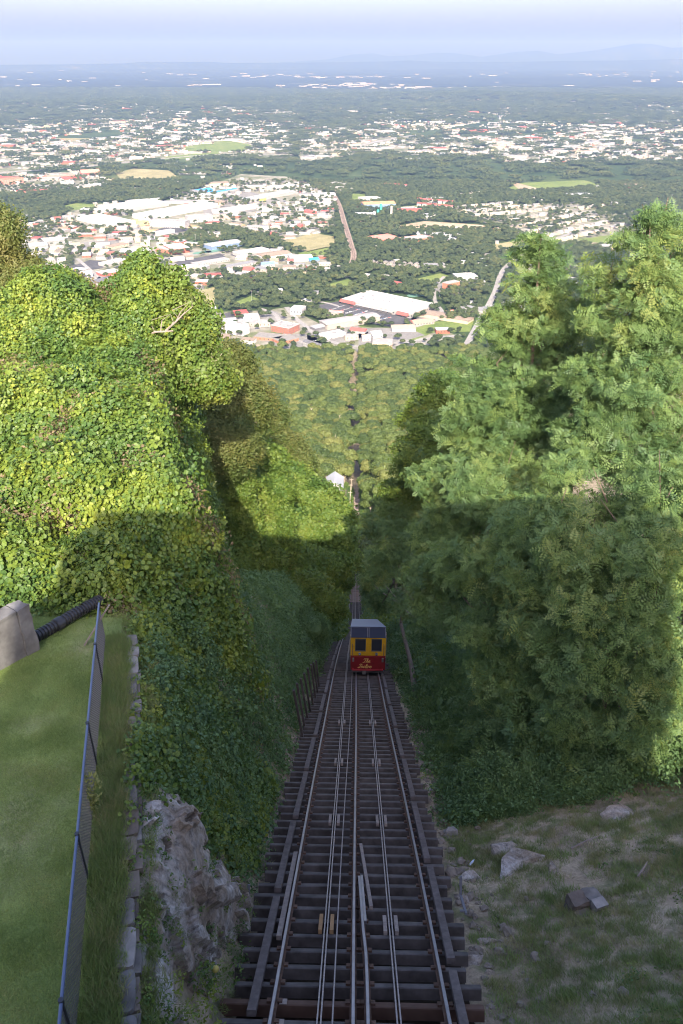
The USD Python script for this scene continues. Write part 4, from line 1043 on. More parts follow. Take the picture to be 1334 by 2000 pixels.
# rank grass between fence and wall, and at the wall's foot
n = 1500
y = r.uniform(2.8, 17, n); x = fence_x(y) + r.choice([.12, .22, .32, .42, .5, .58, .95, 1.05], n) + r.normal(0, .06, n)
instancer("rank_grass", [(grass_patch(70, .16, .17, 310 + q, .006, .45), GRASS) for q in range(2)] + [(grass_patch(60, .16, .19, 315, .005, .5), GRASS_DRY)], np.stack([x, y, np.where(x < fence_x(y) + .6, lawn_z(y), lawn_z(y) - .32)], 1), quats(np.repeat([[0, .05, 1.]], n, 0), r.uniform(0, 6.28, n)), r.uniform(.6, 1.3, n), r.integers(0, 3, n),
          label="rank unmown grass along the stone wall", category="grass")
# sparse grass on the right-hand slope
def m_slope(x, y):
    d = x - TX(y)
    return (d > 2.7) * smoothstep(-.16, .12, fbm2(x, y, 1.5, 81, 4) + .07) * (1 - .6 * smoothstep(15.5, 17.5, y)) * .9
x, y, z, nr = scatter(6800, 2.7, 15, 5.5, 18.5, m_slope)
n = len(x)
instancer("slope_grass", [(grass_patch(60, .20, .13, 330 + q, .006, .55), GRASS) for q in range(2)] + [(grass_patch(60, .20, .14, 335 + q, .005, .6), GRASS_DRY) for q in range(3)], np.stack([x, y, z], 1), quats(jit(nr, .1, r), r.uniform(0, 6.28, n)), r.uniform(.5, 1.3, n), r.integers(0, 5, n),
          label="thin patchy grass on the bare slope right of the track", category="grass")
x, y, z, nr = scatter(2200, 2.8, 14, 6, 18, lambda x, y: smoothstep(-0.05, .2, fbm2(x, y, 2.4, 91, 3)) * .9)
n = len(x)
instancer("low_weeds", WEED_P + SHRUB_P[:1], np.stack([x, y, z + .05], 1), quats(jit(nr, .3, r), r.uniform(0, 6.28, n)), r.uniform(.25, .7, n), r.integers(0, 4, n), label="low leafy weeds dotted over the right-hand slope", category="weeds")
# weeds growing out of the rock and between the sleepers
n = 420
y = r.uniform(4, 15, n); v = r.random(n); x = fence_x(y) + .9 + (-2.3 - fence_x(y) - .9) * v
instancer("rock_weeds", [(grass_patch(40, .14, .15, 340, .006, .6), GRASS_DRY), (grass_patch(40, .14, .15, 341, .006, .6), GRASS)] + WEED_P[:2], np.stack([x, y, lawn_z(y) - .25 + (T(y) - .55 - lawn_z(y) + .25) * v ** 1.5 + .2], 1), quats(jit(np.repeat([[.5, -.2, .8]], n, 0), .3, r), r.uniform(0, 6.28, n)), r.uniform(.3, .8, n), r.integers(0, 4, n), label="tufts of weeds rooted in cracks of the rock face", category="weeds")

# ---------------------------------------------------------------- the woods on the slope
def crown_mesh(seed, R, H, n, size, lobes=12, flat=.8):
    """a broad crown of leaf-clump faces over uneven lobes, standing on z = 0 at the trunk's foot"""
    r = np.random.default_rng(seed)
    C, S = [], []
    for k in range(lobes):
        a, e = k * 2.4 + r.normal(0, .3), r.random()
        rad = R * .62 * math.sqrt(1 - e * .85)
        C.append([rad * math.cos(a), rad * math.sin(a), H * .62 + (H * .36 - R * .3) * e + r.normal(0, .25)]); S.append(R * r.uniform(.34, .50))
    C, S = np.array(C), np.array(S)
    k = r.integers(0, lobes, n)
    d = r.normal(size=(n, 3)); d[:, 2] = np.abs(d[:, 2]) * .9 - .35; d /= np.linalg.norm(d, axis=1, keepdims=True)
    p = C[k] + d * S[k][:, None] * r.uniform(.82, 1.12, n)[:, None] * np.array([1, 1, flat])
    ok = np.ones(n, bool)
    for j in range(lobes):
        ok &= (np.linalg.norm(p - C[j], axis=1) > S[j] * .74) | (k == j)
    p, d = p[ok], d[ok]
    d = jit(d, .45, r)
    m = len(p)
    t1 = np.cross(d, r.normal(size=(m, 3))); t1 /= np.linalg.norm(t1, axis=1, keepdims=True)
    t2 = np.cross(d, t1)
    s_ = (size * r.uniform(.55, 1.25, m))[:, None]
    v = np.stack([p - t1 * s_ * .5, p + t2 * s_ * .42 - d * s_ * .12, p + t1 * s_ * .5, p - t2 * s_ * .42 - d * s_ * .12], 1).reshape(-1, 3)
    f = np.arange(4 * m).reshape(-1, 4)
    mb = MB().add(v, f)
    for j in range(lobes):
        b = trimesh.creation.icosphere(1, 1.0)
        mb.add(np.array(b.vertices) * S[j] * [.8, .8, .8 * flat] + C[j], b.faces)
    return mb.get()
def trunk_mesh(R, H, seed):
    r = np.random.default_rng(seed)
    mb = MB().tube([[0, 0, -.5], [.1, 0, H * .3], [r.normal(0, .2), r.normal(0, .2), H * .7]], [.28, .2, .1], 6)
    for k in range(4):
        a = k * 1.6
        mb.tube([[.05, 0, H * .35], [R * .5 * math.cos(a), R * .5 * math.sin(a), H * .68]], [.13, .05], 5)
    return mb.get()
TR, TH = 7.2, 15.5
WOODP = [(crown_mesh(400 + k, TR * (1 + .06 * (k - 2)), TH * (1 + .05 * (k % 3 - 1)), 2100, 1.05, lobes=8 + k), LEAF_WOOD) for k in range(5)]
r = np.random.default_rng(61)
gx = np.arange(-260, 420, 10.2)
gy = np.concatenate([np.arange(88, 1290, 10.2)])
X_, Y_ = np.meshgrid(gx, gy)
x = (X_ + r.uniform(-2.6, 2.6, X_.shape)).ravel(); y = (Y_ + r.uniform(-2.6, 2.6, X_.shape)).ravel()
d = x - TX(y)
u_, v_ = project(np.stack([x, y, ground(x, y) + 10], 1))
# the strip along the foot of the mountain is partly built up
HOUSES_FOOT = []
foot = (y > 1215) & (r.random(len(x)) < .45)
ok = (np.abs(d) > np.where(y < 330, 6.4, 4.9)) & (u_ > 350) & (u_ < 1080) & ~foot & ~((np.abs(d + 12) < 9) & (y > 318) & (y < 408)) & (v_ < 1180)
ok &= ~((y < 130) & (d < 0) & (d > -22))
x, y = x[ok], y[ok]
z = ground(x, y)
order = np.argsort(np.hypot(x, y) + 3000 * ((project(np.stack([x, y, z + 9], 1))[0] > 930) | (project(np.stack([x, y, z + 9], 1))[0] < 430)))
x, y, z = x[order], y[order], z[order]
sc = r.uniform(.5, 1.25, len(x)); spin = r.uniform(0, 6.28, len(x)); var = r.integers(0, 5, len(x))
print("wood", len(x))
NI = 300
def wood_label(i):
    side = "left" if x[i] < TX(y[i]) else "right"
    band = "at the near edge of" if y[i] < 170 else "in the upper part of" if y[i] < 300 else "deep in"
    size = "small" if sc[i] < .75 else "big" if sc[i] > 1.05 else "middling"
    return f"{size} leafy tree {band} the slope wood, {side} of the track", f"{size} trees {band} the wood, {side} of the track"
proto = {}
for i in range(NI):
    k = int(var[i])
    if k not in proto:
        t = thing("broadleaf_tree", wood_label(i)[0], "tree", (x[i], y[i], z[i]), spin[i], wood_label(i)[1])
        t.AddScaleOp().Set(Gf.Vec3f(*[float(sc[i])] * 3))
        obj("crown", WOODP[k][0], LEAF_WOOD, t)
        obj("trunk", trunk_mesh(TR, TH, k), BARK_PALE, t)
        proto[k] = t
    else:
        t = UsdGeom.Xform.Define(stage, numbered("/World", "broadleaf_tree"))
        t.GetPrim().GetReferences().AddInternalReference(proto[k].GetPath())
        t.GetPrim().SetInstanceable(True)
        t.ClearXformOpOrder()
        t.AddTranslateOp().Set(Gf.Vec3d(float(x[i]), float(y[i]), float(z[i]))); t.AddRotateZOp().Set(math.degrees(spin[i])); t.AddScaleOp().Set(Gf.Vec3f(*[float(sc[i])] * 3))
        tag(t, wood_label(i)[0], "tree", wood_label(i)[1])
n = len(x) - NI
instancer("slope_wood", WOODP, np.stack([x, y, z], 1)[NI:], np.stack([np.cos(spin / 2), 0 * spin, 0 * spin, np.sin(spin / 2)], 1)[NI:], sc[NI:], var[NI:], label="dense broadleaf wood clothing the lower slope down to the town", category="wood")
# bare grey snags standing in the wood
for q, (px, py) in enumerate([(608, 805), (662, 822), (668, 826), (658, 865), (545, 800)]):
    c = hit_ground(px, py + 22)
    sn = MB()
    rs = np.random.default_rng(80 + q)
    tip = np.array([rs.normal(0, .8), rs.normal(0, .8), 17.0])
    sn.tube([[0, 0, -.5], tip * .5 + [.3, 0, 0], tip], [.3, .2, .05], 6)
    for _ in range(9):
        k = rs.uniform(.55, .95); b0 = tip * k; e = b0 + np.array([rs.normal(0, 2), rs.normal(0, 2), rs.uniform(.8, 3)])
        sn.tube([b0, (b0 + e) / 2 + [0, 0, -.1], e], [.14, .09, .03], 5)
    o = obj("bare_tree", (sn.get()[0] + c, sn.get()[1]), BARK_PALE, smooth=50)
    tag(o, ["bare grey dead tree in the wood, farthest left of the snags", "bare forked tree in the wood, upper of the close pair near the track", "bare forked tree in the wood, right one of the close pair near the track", "thin bare tree standing lowest of the dead trees in the wood", "bare branched tree in the brownish part of the wood"][q], "dead tree")

# ---------------------------------------------------------------- the valley: lots, fields, roads
def quad_sheet(name, pix, m, lift, label=None, parent=None, kind="structure", category=None):
    """a thin slab laid on the valley floor, its corners set out by sighting"""
    P_ = np.array([G(*p) for p in pix])
    poly = Polygon(P_[:, :2])
    if not poly.is_valid:
        poly = poly.buffer(0)
    t = trimesh.creation.triangulate_polygon(poly, engine="earcut")
    v = np.c_[t[0], np.full(len(t[0]), PLAIN + lift)]
    f = np.array(t[1])
    nz = np.cross(v[f[0, 1]] - v[f[0, 0]], v[f[0, 2]] - v[f[0, 0]])[2]
    o = obj(name, (v, f if nz > 0 else f[:, ::-1]), m, parent, kind=kind)
    tag(o, label, category)
    return o
def road(name, pix, width, m, lift, z=PLAIN):
    P_ = np.array([G(*p) for p in pix])[:, :2]
    s_ = np.concatenate([[0], np.cumsum(np.linalg.norm(np.diff(P_, axis=0), axis=1))])
    t = np.linspace(0, s_[-1], max(8, int(s_[-1] / 30)))
    Q = np.stack([PchipInterpolator(s_, P_[:, k])(t) for k in (0, 1)], 1)
    d = np.gradient(Q, axis=0); d /= np.linalg.norm(d, axis=1, keepdims=True)
    nrm = np.stack([-d[:, 1], d[:, 0]], 1) * width / 2
    L_, R_ = Q + nrm, Q - nrm
    v = np.zeros((2 * len(t), 3)); v[0::2, :2] = R_; v[1::2, :2] = L_; v[:, 2] = PLAIN + lift
    i = np.arange(len(t) - 1) * 2
    f = np.vstack([np.stack([i, i + 3, i + 1], 1), np.stack([i, i + 2, i + 3], 1)])
    return obj(name, (v, f), m, kind="structure"), Q
URB = [[(-60, 430), (60, 440), (120, 425), (150, 400), (330, 392), (470, 340), (560, 345), (600, 360), (652, 385), (656, 445), (560, 470), (420, 440), (330, 470), (640, 500), (640, 530), (430, 545), (380, 580), (200, 620), (-60, 600)],
       [(400, 610), (520, 606), (560, 600), (640, 640), (860, 640), (900, 660), (770, 690), (720, 705), (560, 700), (420, 668)],
       [(-60, 250), (200, 232), (560, 236), (575, 310), (430, 305), (330, 312), (170, 325), (-60, 345)],
       [(590, 262), (760, 235), (960, 238), (1400, 250), (1400, 312), (1000, 318), (960, 305), (700, 300), (580, 318)],
       [(-60, 345), (150, 335), (230, 352), (180, 372), (-60, 385)],
       [(880, 405), (1120, 395), (1250, 430), (1240, 470), (1080, 480), (1000, 450), (890, 420)]]
for i, u in enumerate(URB):
    quad_sheet("built_up_ground", u, URBAN, .10)
GREEN = [([(225, 338), (262, 329), (330, 333), (345, 344), (310, 352), (235, 349)], FIELD_DRY), ([(118, 403), (150, 397), (192, 400), (190, 409), (130, 410)], MEADOW),
         ([(340, 290), (440, 274), (500, 284), (470, 296), (380, 297)], MEADOW), ([(100, 268), (220, 256), (250, 266), (130, 276)], FIELD_DRY), ([(330, 305), (430, 296), (430, 300), (300, 318)], MEADOW),
         ([(545, 474), (612, 455), (652, 462), (656, 480), (600, 492), (572, 486)], FIELD_DRY), ([(575, 496), (640, 482), (648, 496), (600, 504)], MEADOW), ([(640, 556), (680, 545), (700, 555), (676, 566), (640, 566)], MEADOW),
         ([(800, 548), (860, 534), (880, 540), (840, 556)], MEADOW), ([(770, 652), (840, 628), (925, 628), (918, 648), (846, 650), (800, 668)], MEADOW), ([(820, 618), (846, 610), (870, 616), (842, 626)], MEADOW),
         ([(1130, 468), (1240, 452), (1270, 470), (1160, 484)], MEADOW), ([(1005, 520), (1045, 510), (1060, 540), (1010, 548)], MEADOW), ([(985, 370), (1020, 357), (1140, 352), (1180, 362), (1100, 372), (1010, 375)], MEADOW),
         ([(950, 480), (1030, 466), (1050, 476), (980, 492)], FIELD_DRY), ([(455, 592), (490, 578), (520, 590), (470, 604)], MEADOW), ([(690, 398), (720, 392), (712, 380), (686, 378)], MEADOW), ([(775, 405), (870, 396), (880, 402), (800, 412)], MEADOW),
         ([(655, 632), (800, 648), (775, 660), (700, 650)], MEADOW), ([(230, 612), (420, 560), (420, 600), (300, 640)], FIELD_DRY), ([(690, 700), (770, 688), (860, 694), (780, 712)], MEADOW)]
for p, m in GREEN:
    quad_sheet("meadow", p, m, .25)
for p in ([(770, 442), (830, 432), (950, 440), (945, 449), (850, 448), (790, 446)], [(165, 445), (120, 452), (110, 440), (150, 432)], [(700, 432), (770, 440), (790, 447), (720, 440)], [(990, 352), (1050, 368), (1060, 374), (1020, 374)]):
    quad_sheet("bare_earth", p, DIRT, .30)
for p in ([(225, 437), (262, 428), (330, 434), (300, 441), (250, 443)], [(270, 449), (330, 447), (370, 438), (390, 443), (330, 458), (275, 455)], [(395, 446), (470, 436), (480, 440), (410, 449)]):
    quad_sheet("clay_ground", p, CLAY, .30)
for p, m in (([(610, 598), (700, 582), (815, 622), (770, 640), (640, 618)], ASPHALT), ([(694, 682), (770, 678), (795, 690), (742, 712), (706, 704)], TARMAC), ([(130, 524), (175, 508), (215, 512), (200, 524), (140, 534)], ASPHALT), ([(300, 452), (330, 440), (380, 448), (320, 460)], ASPHALT), ([(448, 498), (500, 484), (530, 490), (470, 504)], ASPHALT),
             ([(340, 512), (430, 495), (450, 508), (360, 525)], ASPHALT), ([(500, 622), (530, 606), (560, 618), (540, 640), (510, 640)], TARMAC), ([(600, 640), (690, 630), (720, 650), (690, 668), (600, 672)], TARMAC), ([(150, 476), (250, 462), (262, 474), (160, 492)], TARMAC),
             ([(380, 380), (470, 370), (560, 392), (470, 420), (400, 420)], TARMAC), ([(690, 515), (760, 508), (790, 516), (730, 526)], TARMAC), ([(840, 560), (880, 548), (960, 555), (930, 576), (870, 578)], TARMAC), ([(800, 598), (850, 600), (865, 612), (806, 638)], TARMAC), ([(430, 615), (470, 604), (485, 616), (440, 628)], ASPHALT),
             ([(500, 660), (590, 652), (650, 668), (560, 682)], TARMAC), ([(700, 640), (800, 642), (830, 655), (740, 680), (700, 674)], TARMAC)):
    quad_sheet("paved_lot", p, m, .42)
ROADS = [("road", [(560, 600), (600, 640), (660, 672), (740, 680), (800, 668), (900, 655)], 10), ("road", [(505, 602), (535, 612), (552, 640), (560, 655), (620, 676)], 9), ("road", [(885, 720), (930, 640), (965, 575), (985, 525), (1060, 478), (1160, 440), (1260, 405)], 12),
         ("highway", [(-80, 346), (60, 333), (165, 326), (240, 318), (330, 309), (430, 302), (560, 303)], 26), ("highway", [(690, 288), (760, 272), (850, 258), (935, 243), (975, 236), (962, 226), (900, 222)], 34), ("road", [(-40, 402), (60, 392), (140, 374), (240, 366), (330, 372), (390, 392)], 12),
         ("road", [(160, 560), (260, 520), (330, 505), (420, 490), (470, 470)], 10), ("road", [(150, 505), (190, 540), (230, 580)], 9), ("road", [(845, 690), (790, 665), (746, 690), (735, 712)], 9), ("road", [(660, 598), (620, 590), (575, 605)], 8), ("road", [(806, 640), (866, 612), (850, 590), (868, 540)], 8),
         ("road", [(990, 446), (1100, 432), (1190, 405), (1290, 392)], 9), ("road", [(1000, 425), (1090, 400), (1160, 390)], 8), ("road", [(1050, 470), (1130, 445), (1180, 430)], 8), ("dirt_road", [(990, 358), (1040, 368), (1056, 372)], 8)]
for nm, p, w in ROADS:
    road(nm, p, w, ROADM if nm != "dirt_road" else DIRT, .55)
_, QR = road("railway_embankment", [(650, 378), (662, 400), (674, 440), (686, 480), (691, 500), (687, 516)], 15, BALLAST, 1.2)
_, QR2 = road("railway_embankment", [(640, 366), (600, 357), (555, 351), (520, 350)], 12, BALLAST, 1.0)
vr = thing("valley_railway", "twin rusty rails running straight away across the valley woods", "railway line")
for o in (-2.9, -1.4, 1.4, 2.9):
    d = np.gradient(QR, axis=0); d /= np.linalg.norm(d, axis=1, keepdims=True)
    q = QR + np.stack([-d[:, 1], d[:, 0]], 1) * o
    obj("rail", MB().tube(np.c_[q, np.full(len(q), PLAIN + 1.4)], .35, 4).get(), RUST, vr)
# lane paint and parking bays of the shopping centre
lm = MB()
for k in range(7):
    a, b = G(640 + 16 * k, 607 + 3.1 * k), G(672 + 15 * k, 596 + 4.0 * k)
    for q in range(14):
        c = a + (b - a) * (q / 14); e = c + np.array([4.8, 1.0, 0])
        lm.bar([*c[:2], PLAIN + .47], [*e[:2], PLAIN + .47], .35, .02)
obj("bay_line", lm.get(), LINE, kind="structure")

# ---------------------------------------------------------------- the town: buildings set out where they stand in the valley
FOOTPRINTS = []
def axes(A, B):
    a, b = G(*A), G(*B)
    u = (b - a)[:2]; Lu = np.linalg.norm(u); u /= Lu
    v = np.array([-u[1], u[0]])
    if v[1] < 0:
        v = -v
    return a, u, v, Lu
def bmat(a, u, v):
    M = np.eye(4); M[:2, 0] = u; M[:2, 1] = v; M[:3, 3] = [a[0], a[1], PLAIN]
    return M
def building(name, label, A, B, depth, h, wall="white", roof="white", style="flat", win=None, cat="building", group=None, units=0, canopy=None, seed=0, ridge=None, winmat=None, trim=None):
    a, u, v, Lu = axes(A, B)
    M = bmat(a, u, v)
    flip = np.linalg.det(M[:3, :3]) < 0
    c = a[:2] + u * Lu / 2 + v * depth / 2
    FOOTPRINTS.append((c[0], c[1], math.hypot(Lu, depth) / 2 + 4))
    t = thing(name, label, cat, (a[0], a[1], PLAIN), 0, group)
    Mr = M.copy(); Mr[:3, 3] = 0
    r = np.random.default_rng(seed + int(Lu * 10))
    def put(nm, mb, m, parent=t):
        vv, ff = mb.get()
        vv = vv @ Mr[:3, :3].T
        return obj(nm, (vv, ff[:, ::-1] if flip else ff), m, parent)
    put("wall", MB().box(0, Lu, 0, depth, -.5, h), W[wall])
    if style == "flat":
        rf = MB().box(-.25, Lu + .25, -.25, depth + .25, h + .01, h + .45)
        ro_ = put("roof", rf, W[roof])
        pm = MB()
        for x0, x1, y0, y1 in ((-.3, Lu + .3, -.3, .1), (-.3, Lu + .3, depth - .1, depth + .3), (-.3, .1, .1, depth - .1), (Lu - .1, Lu + .3, .1, depth - .1)):
            pm.box(x0, x1, y0, y1, h + .46, h + .95)
        put("parapet", pm, W[trim or roof], ro_)
        for k in range(units):
            x0, y0 = r.uniform(.1, .85) * Lu, r.uniform(.15, .8) * depth
            put("roof_unit", MB().box(x0, x0 + r.uniform(1.5, 4), y0, y0 + r.uniform(1.5, 4), h + .46, h + r.uniform(1.3, 2.2)), W["grey"], ro_)
    else:
        rise = ridge or min(Lu, depth) * .28
        o = .5
        if style == "gable_u":     # ridge along the front
            vv = [[-o, -o, h], [Lu + o, -o, h], [Lu + o, depth + o, h], [-o, depth + o, h], [-o, depth / 2, h + rise], [Lu + o, depth / 2, h + rise]]
            ff = [[0, 1, 5], [0, 5, 4], [2, 3, 4], [2, 4, 5], [1, 2, 5], [3, 0, 4], [0, 3, 2], [0, 2, 1]]
        else:                      # ridge running back
            vv = [[-o, -o, h], [Lu + o, -o, h], [Lu + o, depth + o, h], [-o, depth + o, h], [Lu / 2, -o, h + rise], [Lu / 2, depth + o, h + rise]]
            ff = [[1, 2, 5], [1, 5, 4], [3, 0, 4], [3, 4, 5], [0, 1, 4], [2, 3, 5], [0, 3, 2], [0, 2, 1]]
        put("roof", MB().add(np.array(vv) + [0, 0, .012], ff), W[roof])
    if win:
        rows, cols, ww, wh = win
        for i in range(rows):
            for j in range(cols):
                x0 = Lu * (j + .5) / cols - ww / 2; z0 = h * (i + .5) / rows - wh / 2
                put("window", MB().box(x0, x0 + ww, -.12, .05, z0, z0 + wh), W[winmat] if winmat else GLASS_DARK)
        cs_ = max(1, int(cols * depth / Lu))
        for sx in (0, 1):
            for i in range(rows):
                for j in range(min(cs_, 12)):
                    y0 = depth * (j + .5) / min(cs_, 12) - ww / 2; z0 = h * (i + .5) / rows - wh / 2
                    put("window", MB().box(-.12 if sx == 0 else Lu - .05, .05 if sx == 0 else Lu + .12, y0, y0 + ww, z0, z0 + wh), W[winmat] if winmat else GLASS_DARK)
    for (f0_, f1_, m_, z0, z1, out) in canopy or ():
        put("canopy", MB().add([[Lu * f0_, -out, z0], [Lu * f1_, -out, z0], [Lu * f1_, -.31, z0], [Lu * f0_, -.31, z0], [Lu * f0_, -out + .4, z0 + .4], [Lu * f1_, -out + .4, z0 + .4], [Lu * f1_, -.31, z1], [Lu * f0_, -.31, z1]], BOXF), W[m_])
    return t

B_ = building
B_("shopping_centre", "long white-roofed shopping centre with red canopies facing a dark car park", (666, 592), (801, 622), 92, 7.5, "offwhite", "white", units=14, canopy=[(.0, .22, "redroof", 4.5, 9.2, 6), (.235, .76, "offwhite", 4.2, 6.0, 4), (.82, .98, "redroof", 4.5, 9.5, 6)], win=(1, 24, 3.2, 2.6), cat="shopping centre")
B_("filling_station", "small white canopied kiosk in the dark car park, left part", (638, 616), (668, 618), 16, 5, "cream", "offwhite", trim="salmon", win=(1, 4, 3, 2))
B_("office_block", "three-storey red brick office block with flat roof and rows of windows", (530, 647), (565, 654), 32, 11, "brick", "offwhite", win=(3, 8, 2.4, 1.9), units=7, winmat="darkgrey", trim="white")
B_("white_block", "tall plain white block at the left end of the near town", (441, 651), (474, 657), 22, 16, "white", "white", units=3)
B_("open_garage", "white two-storey block with dark openings by the bend in the road", (567, 614), (590, 616), 24, 11, "white", "white", win=(1, 4, 3, 4), winmat="darkgrey")
B_("long_shed", "long building with pale metal roof ribbed lengthwise, near the brick office", (616, 647), (665, 636), 18, 5, "darkgrey", "metalroof", "gable_u", ridge=2.2)
B_("brick_store", "long low red brick store with flat grey roof, left one of two", (496, 663), (545, 668), 26, 5, "orangebrick", "shingle", win=(1, 6, 2, 2))
B_("brick_store", "low orange brick store with flat grey roof, right one of two", (548, 674), (584, 666), 28, 5, "orangebrick", "shingle", win=(1, 5, 2, 2))
tw = B_("townhouse_row", "row of grey townhouses with white dormers at the wood's edge", (592, 676), (618, 684), 12, 8, "grey", "darkgrey", "gable_u", win=(2, 7, 1.2, 1.6), winmat="white")
B_("white_store", "low white flat-roofed store on the main street corner", (632, 665), (676, 656), 22, 5.5, "white", "white", units=2)
B_("gabled_restaurant", "white building with wide brownish red roof on the main street", (683, 650), (712, 653), 15, 4.5, "offwhite", "redroof", "gable_u", ridge=4)
B_("tan_station", "flat tan building at the foot of the incline track", (727, 677), (766, 678), 24, 6, "tan", "offwhite", win=(1, 8, 2, 2))
B_("red_roofed_shop", "building with salmon red hipped roof and arched cream front by the lawn", (808, 637), (848, 633), 18, 5, "cream", "salmon", "gable_u", win=(1, 7, 2, 2.4), ridge=4)
B_("brick_tower_school", "orange brick tower block among dark trees right of the shopping centre", (874, 567), (897, 562), 16, 13, "orangebrick", "offwhite", win=(2, 3, 1.5, 2))
B_("white_hall", "wide white flat-roofed hall behind the orange brick tower block", (893, 549), (933, 547), 34, 8, "white", "white", units=3)
B_("school", "red-brick school with long reddish roofs and two white roof panels, front wing", (796, 474), (846, 468), 42, 6, "orangebrick", "offwhite", trim="salmon", win=(1, 12, 2.5, 2))
B_("school_wing", "flat reddish-roofed school wing left of the white roof panels", (736, 474), (782, 468), 60, 5, "brick", "salmon", win=(1, 8, 2.5, 2))
B_("small_white_house", "cream house with pinkish roof alone on the lawn's upper edge", (872, 614), (888, 613), 10, 4, "cream", "salmon", "gable_u")
for k in range(16):
    px, py = 722 + (k % 8) * 12.2 + (k // 8) * 4, 516 + (k % 8) * .7 + (k // 8) * 6
    B_("condo_block", "cream gabled condominium block in the close cluster left of the school", (px, py), (px + 9, py + .6), 11, 6, "cream", "shingle", "gable_v", group="cream gabled condominium cluster", win=(2, 2, 1.2, 1.4))
B_("great_warehouse", "hugest white-roofed warehouse, long side lying towards the dark trucks", (226, 417), (330, 402), 105, 11, "offwhite", "white", units=6)
B_("great_warehouse", "long white warehouse just behind the white apartment blocks", (290, 431), (426, 405), 70, 12, "white", "white", units=5)
B_("great_warehouse", "wide white-roofed warehouse left of the orange clay ground", (150, 430), (220, 445), 80, 9, "white", "white", units=4)
B_("warehouse", "white low building at the edge of the running track", (306, 461), (342, 455), 20, 8, "white", "white", win=(1, 8, 2, 2))
B_("apartment_block", "white and brown five-storey apartment block, right one", (369, 436), (416, 432), 34, 17, "white", "offwhite", win=(5, 11, 2.6, 1.8), units=4)
B_("apartment_block", "white and brown five-storey apartment block, left one", (293, 443), (362, 446), 34, 17, "white", "offwhite", win=(5, 16, 2.6, 1.8), units=5)
B_("high_school", "red-walled school hall with broad white roof beside the running track", (337, 497), (371, 493), 62, 12, "brick", "white", units=3)
B_("high_school", "orange brick school wing with pale flat roof", (304, 491), (336, 497), 50, 9, "orangebrick", "offwhite", win=(2, 6, 2, 2))
B_("metal_hall", "grey ribbed metal hall with blue-grey front right of the running track", (414, 489), (473, 480), 46, 9, "slateblue", "metalroof", "gable_u", ridge=4)
B_("campus_hall", "long white-roofed campus hall behind dark parking", (469, 502), (526, 492), 32, 7, "offwhite", "white")
B_("campus_hall", "campus hall with wide brown ribbed roof and white front", (516, 509), (571, 501), 46, 8, "white", "brownroof", "gable_u", ridge=3, win=(1, 8, 2, 3))
B_("campus_hall", "long pale-roofed campus wing nearest the woods, left", (382, 521), (449, 510), 22, 5, "offwhite", "offwhite", win=(1, 14, 2, 2))
B_("campus_hall", "long grey-roofed campus wing nearest the woods, right", (437, 528), (503, 516), 22, 5, "offwhite", "grey", win=(1, 12, 2, 2))
B_("gymnasium", "brilliant white roofed gymnasium next to the small blue roof", (567, 512), (611, 510), 38, 9, "white", "white", "gable_u", ridge=3)
B_("pavilion", "low building with bright blue roof right of the white gymnasium", (606, 512), (624, 510), 16, 4, "slateblue", "blue", "gable_u")
B_("pavilion", "blue-roofed white pavilion by the red diamond field", (511, 522), (537, 520), 18, 5, "white", "slateblue", "gable_u", win=(1, 6, 2, 2))
B_("blue_store", "store with vivid blue roof in the industrial quarter, left", (392, 377), (416, 374), 40, 8, "blue", "blue", "gable_u", ridge=3)
B_("blue_store", "very long thin building with blue eaves in the industrial quarter", (424, 379), (464, 372), 22, 6, "offwhite", "blue", "gable_u", ridge=2)
B_("yellow_store", "pale depot with yellow front strip in the industrial quarter", (488, 395), (520, 391), 36, 7, "yellow", "white")
B_("depot", "enormous pale grey depot roof near the curved railway", (490, 396), (585, 377), 48, 9, "offwhite", "metalroof", units=5)
B_("depot", "white depot with blue end beside the apartment blocks", (428, 419), (504, 407), 36, 9, "white", "white", units=3)
B_("depot", "striped white storage sheds below the curved railway", (528, 370), (584, 366), 44, 6, "offwhite", "white")
B_("red_store", "storage sheds with red end panels near the woods, upper", (594, 415), (612, 418), 16, 5, "redroof", "redroof", "gable_u")
for k in range(9):
    B_("storage_shed", "long low pale storage shed in the yard below the red-ended sheds", (598 + (k % 3) * 13 - k * 1.5, 424 + k * 4.2), (612 + (k % 3) * 13 - k * 1.5, 422 + k * 4.2), 9, 3.5, "offwhite", "offwhite" if k % 3 else "metalroof", group="storage sheds in the yard")
B_("factory", "white upper hall of the factory across the railway", (707, 396), (743, 394), 40, 12, "white", "white")
B_("factory", "factory hall with rusty orange roof and blue-grey wall", (711, 409), (773, 407), 60, 14, "slateblue", "rustroof", "gable_u", ridge=5)
B_("batching_plant", "white and grey plant buildings at the factory's foot", (694, 424), (732, 424), 26, 9, "white", "metalroof", units=4)
B_("batching_plant", "low long depot on the sandy strip right of the factory", (786, 412), (816, 410), 30, 6, "offwhite", "offwhite")
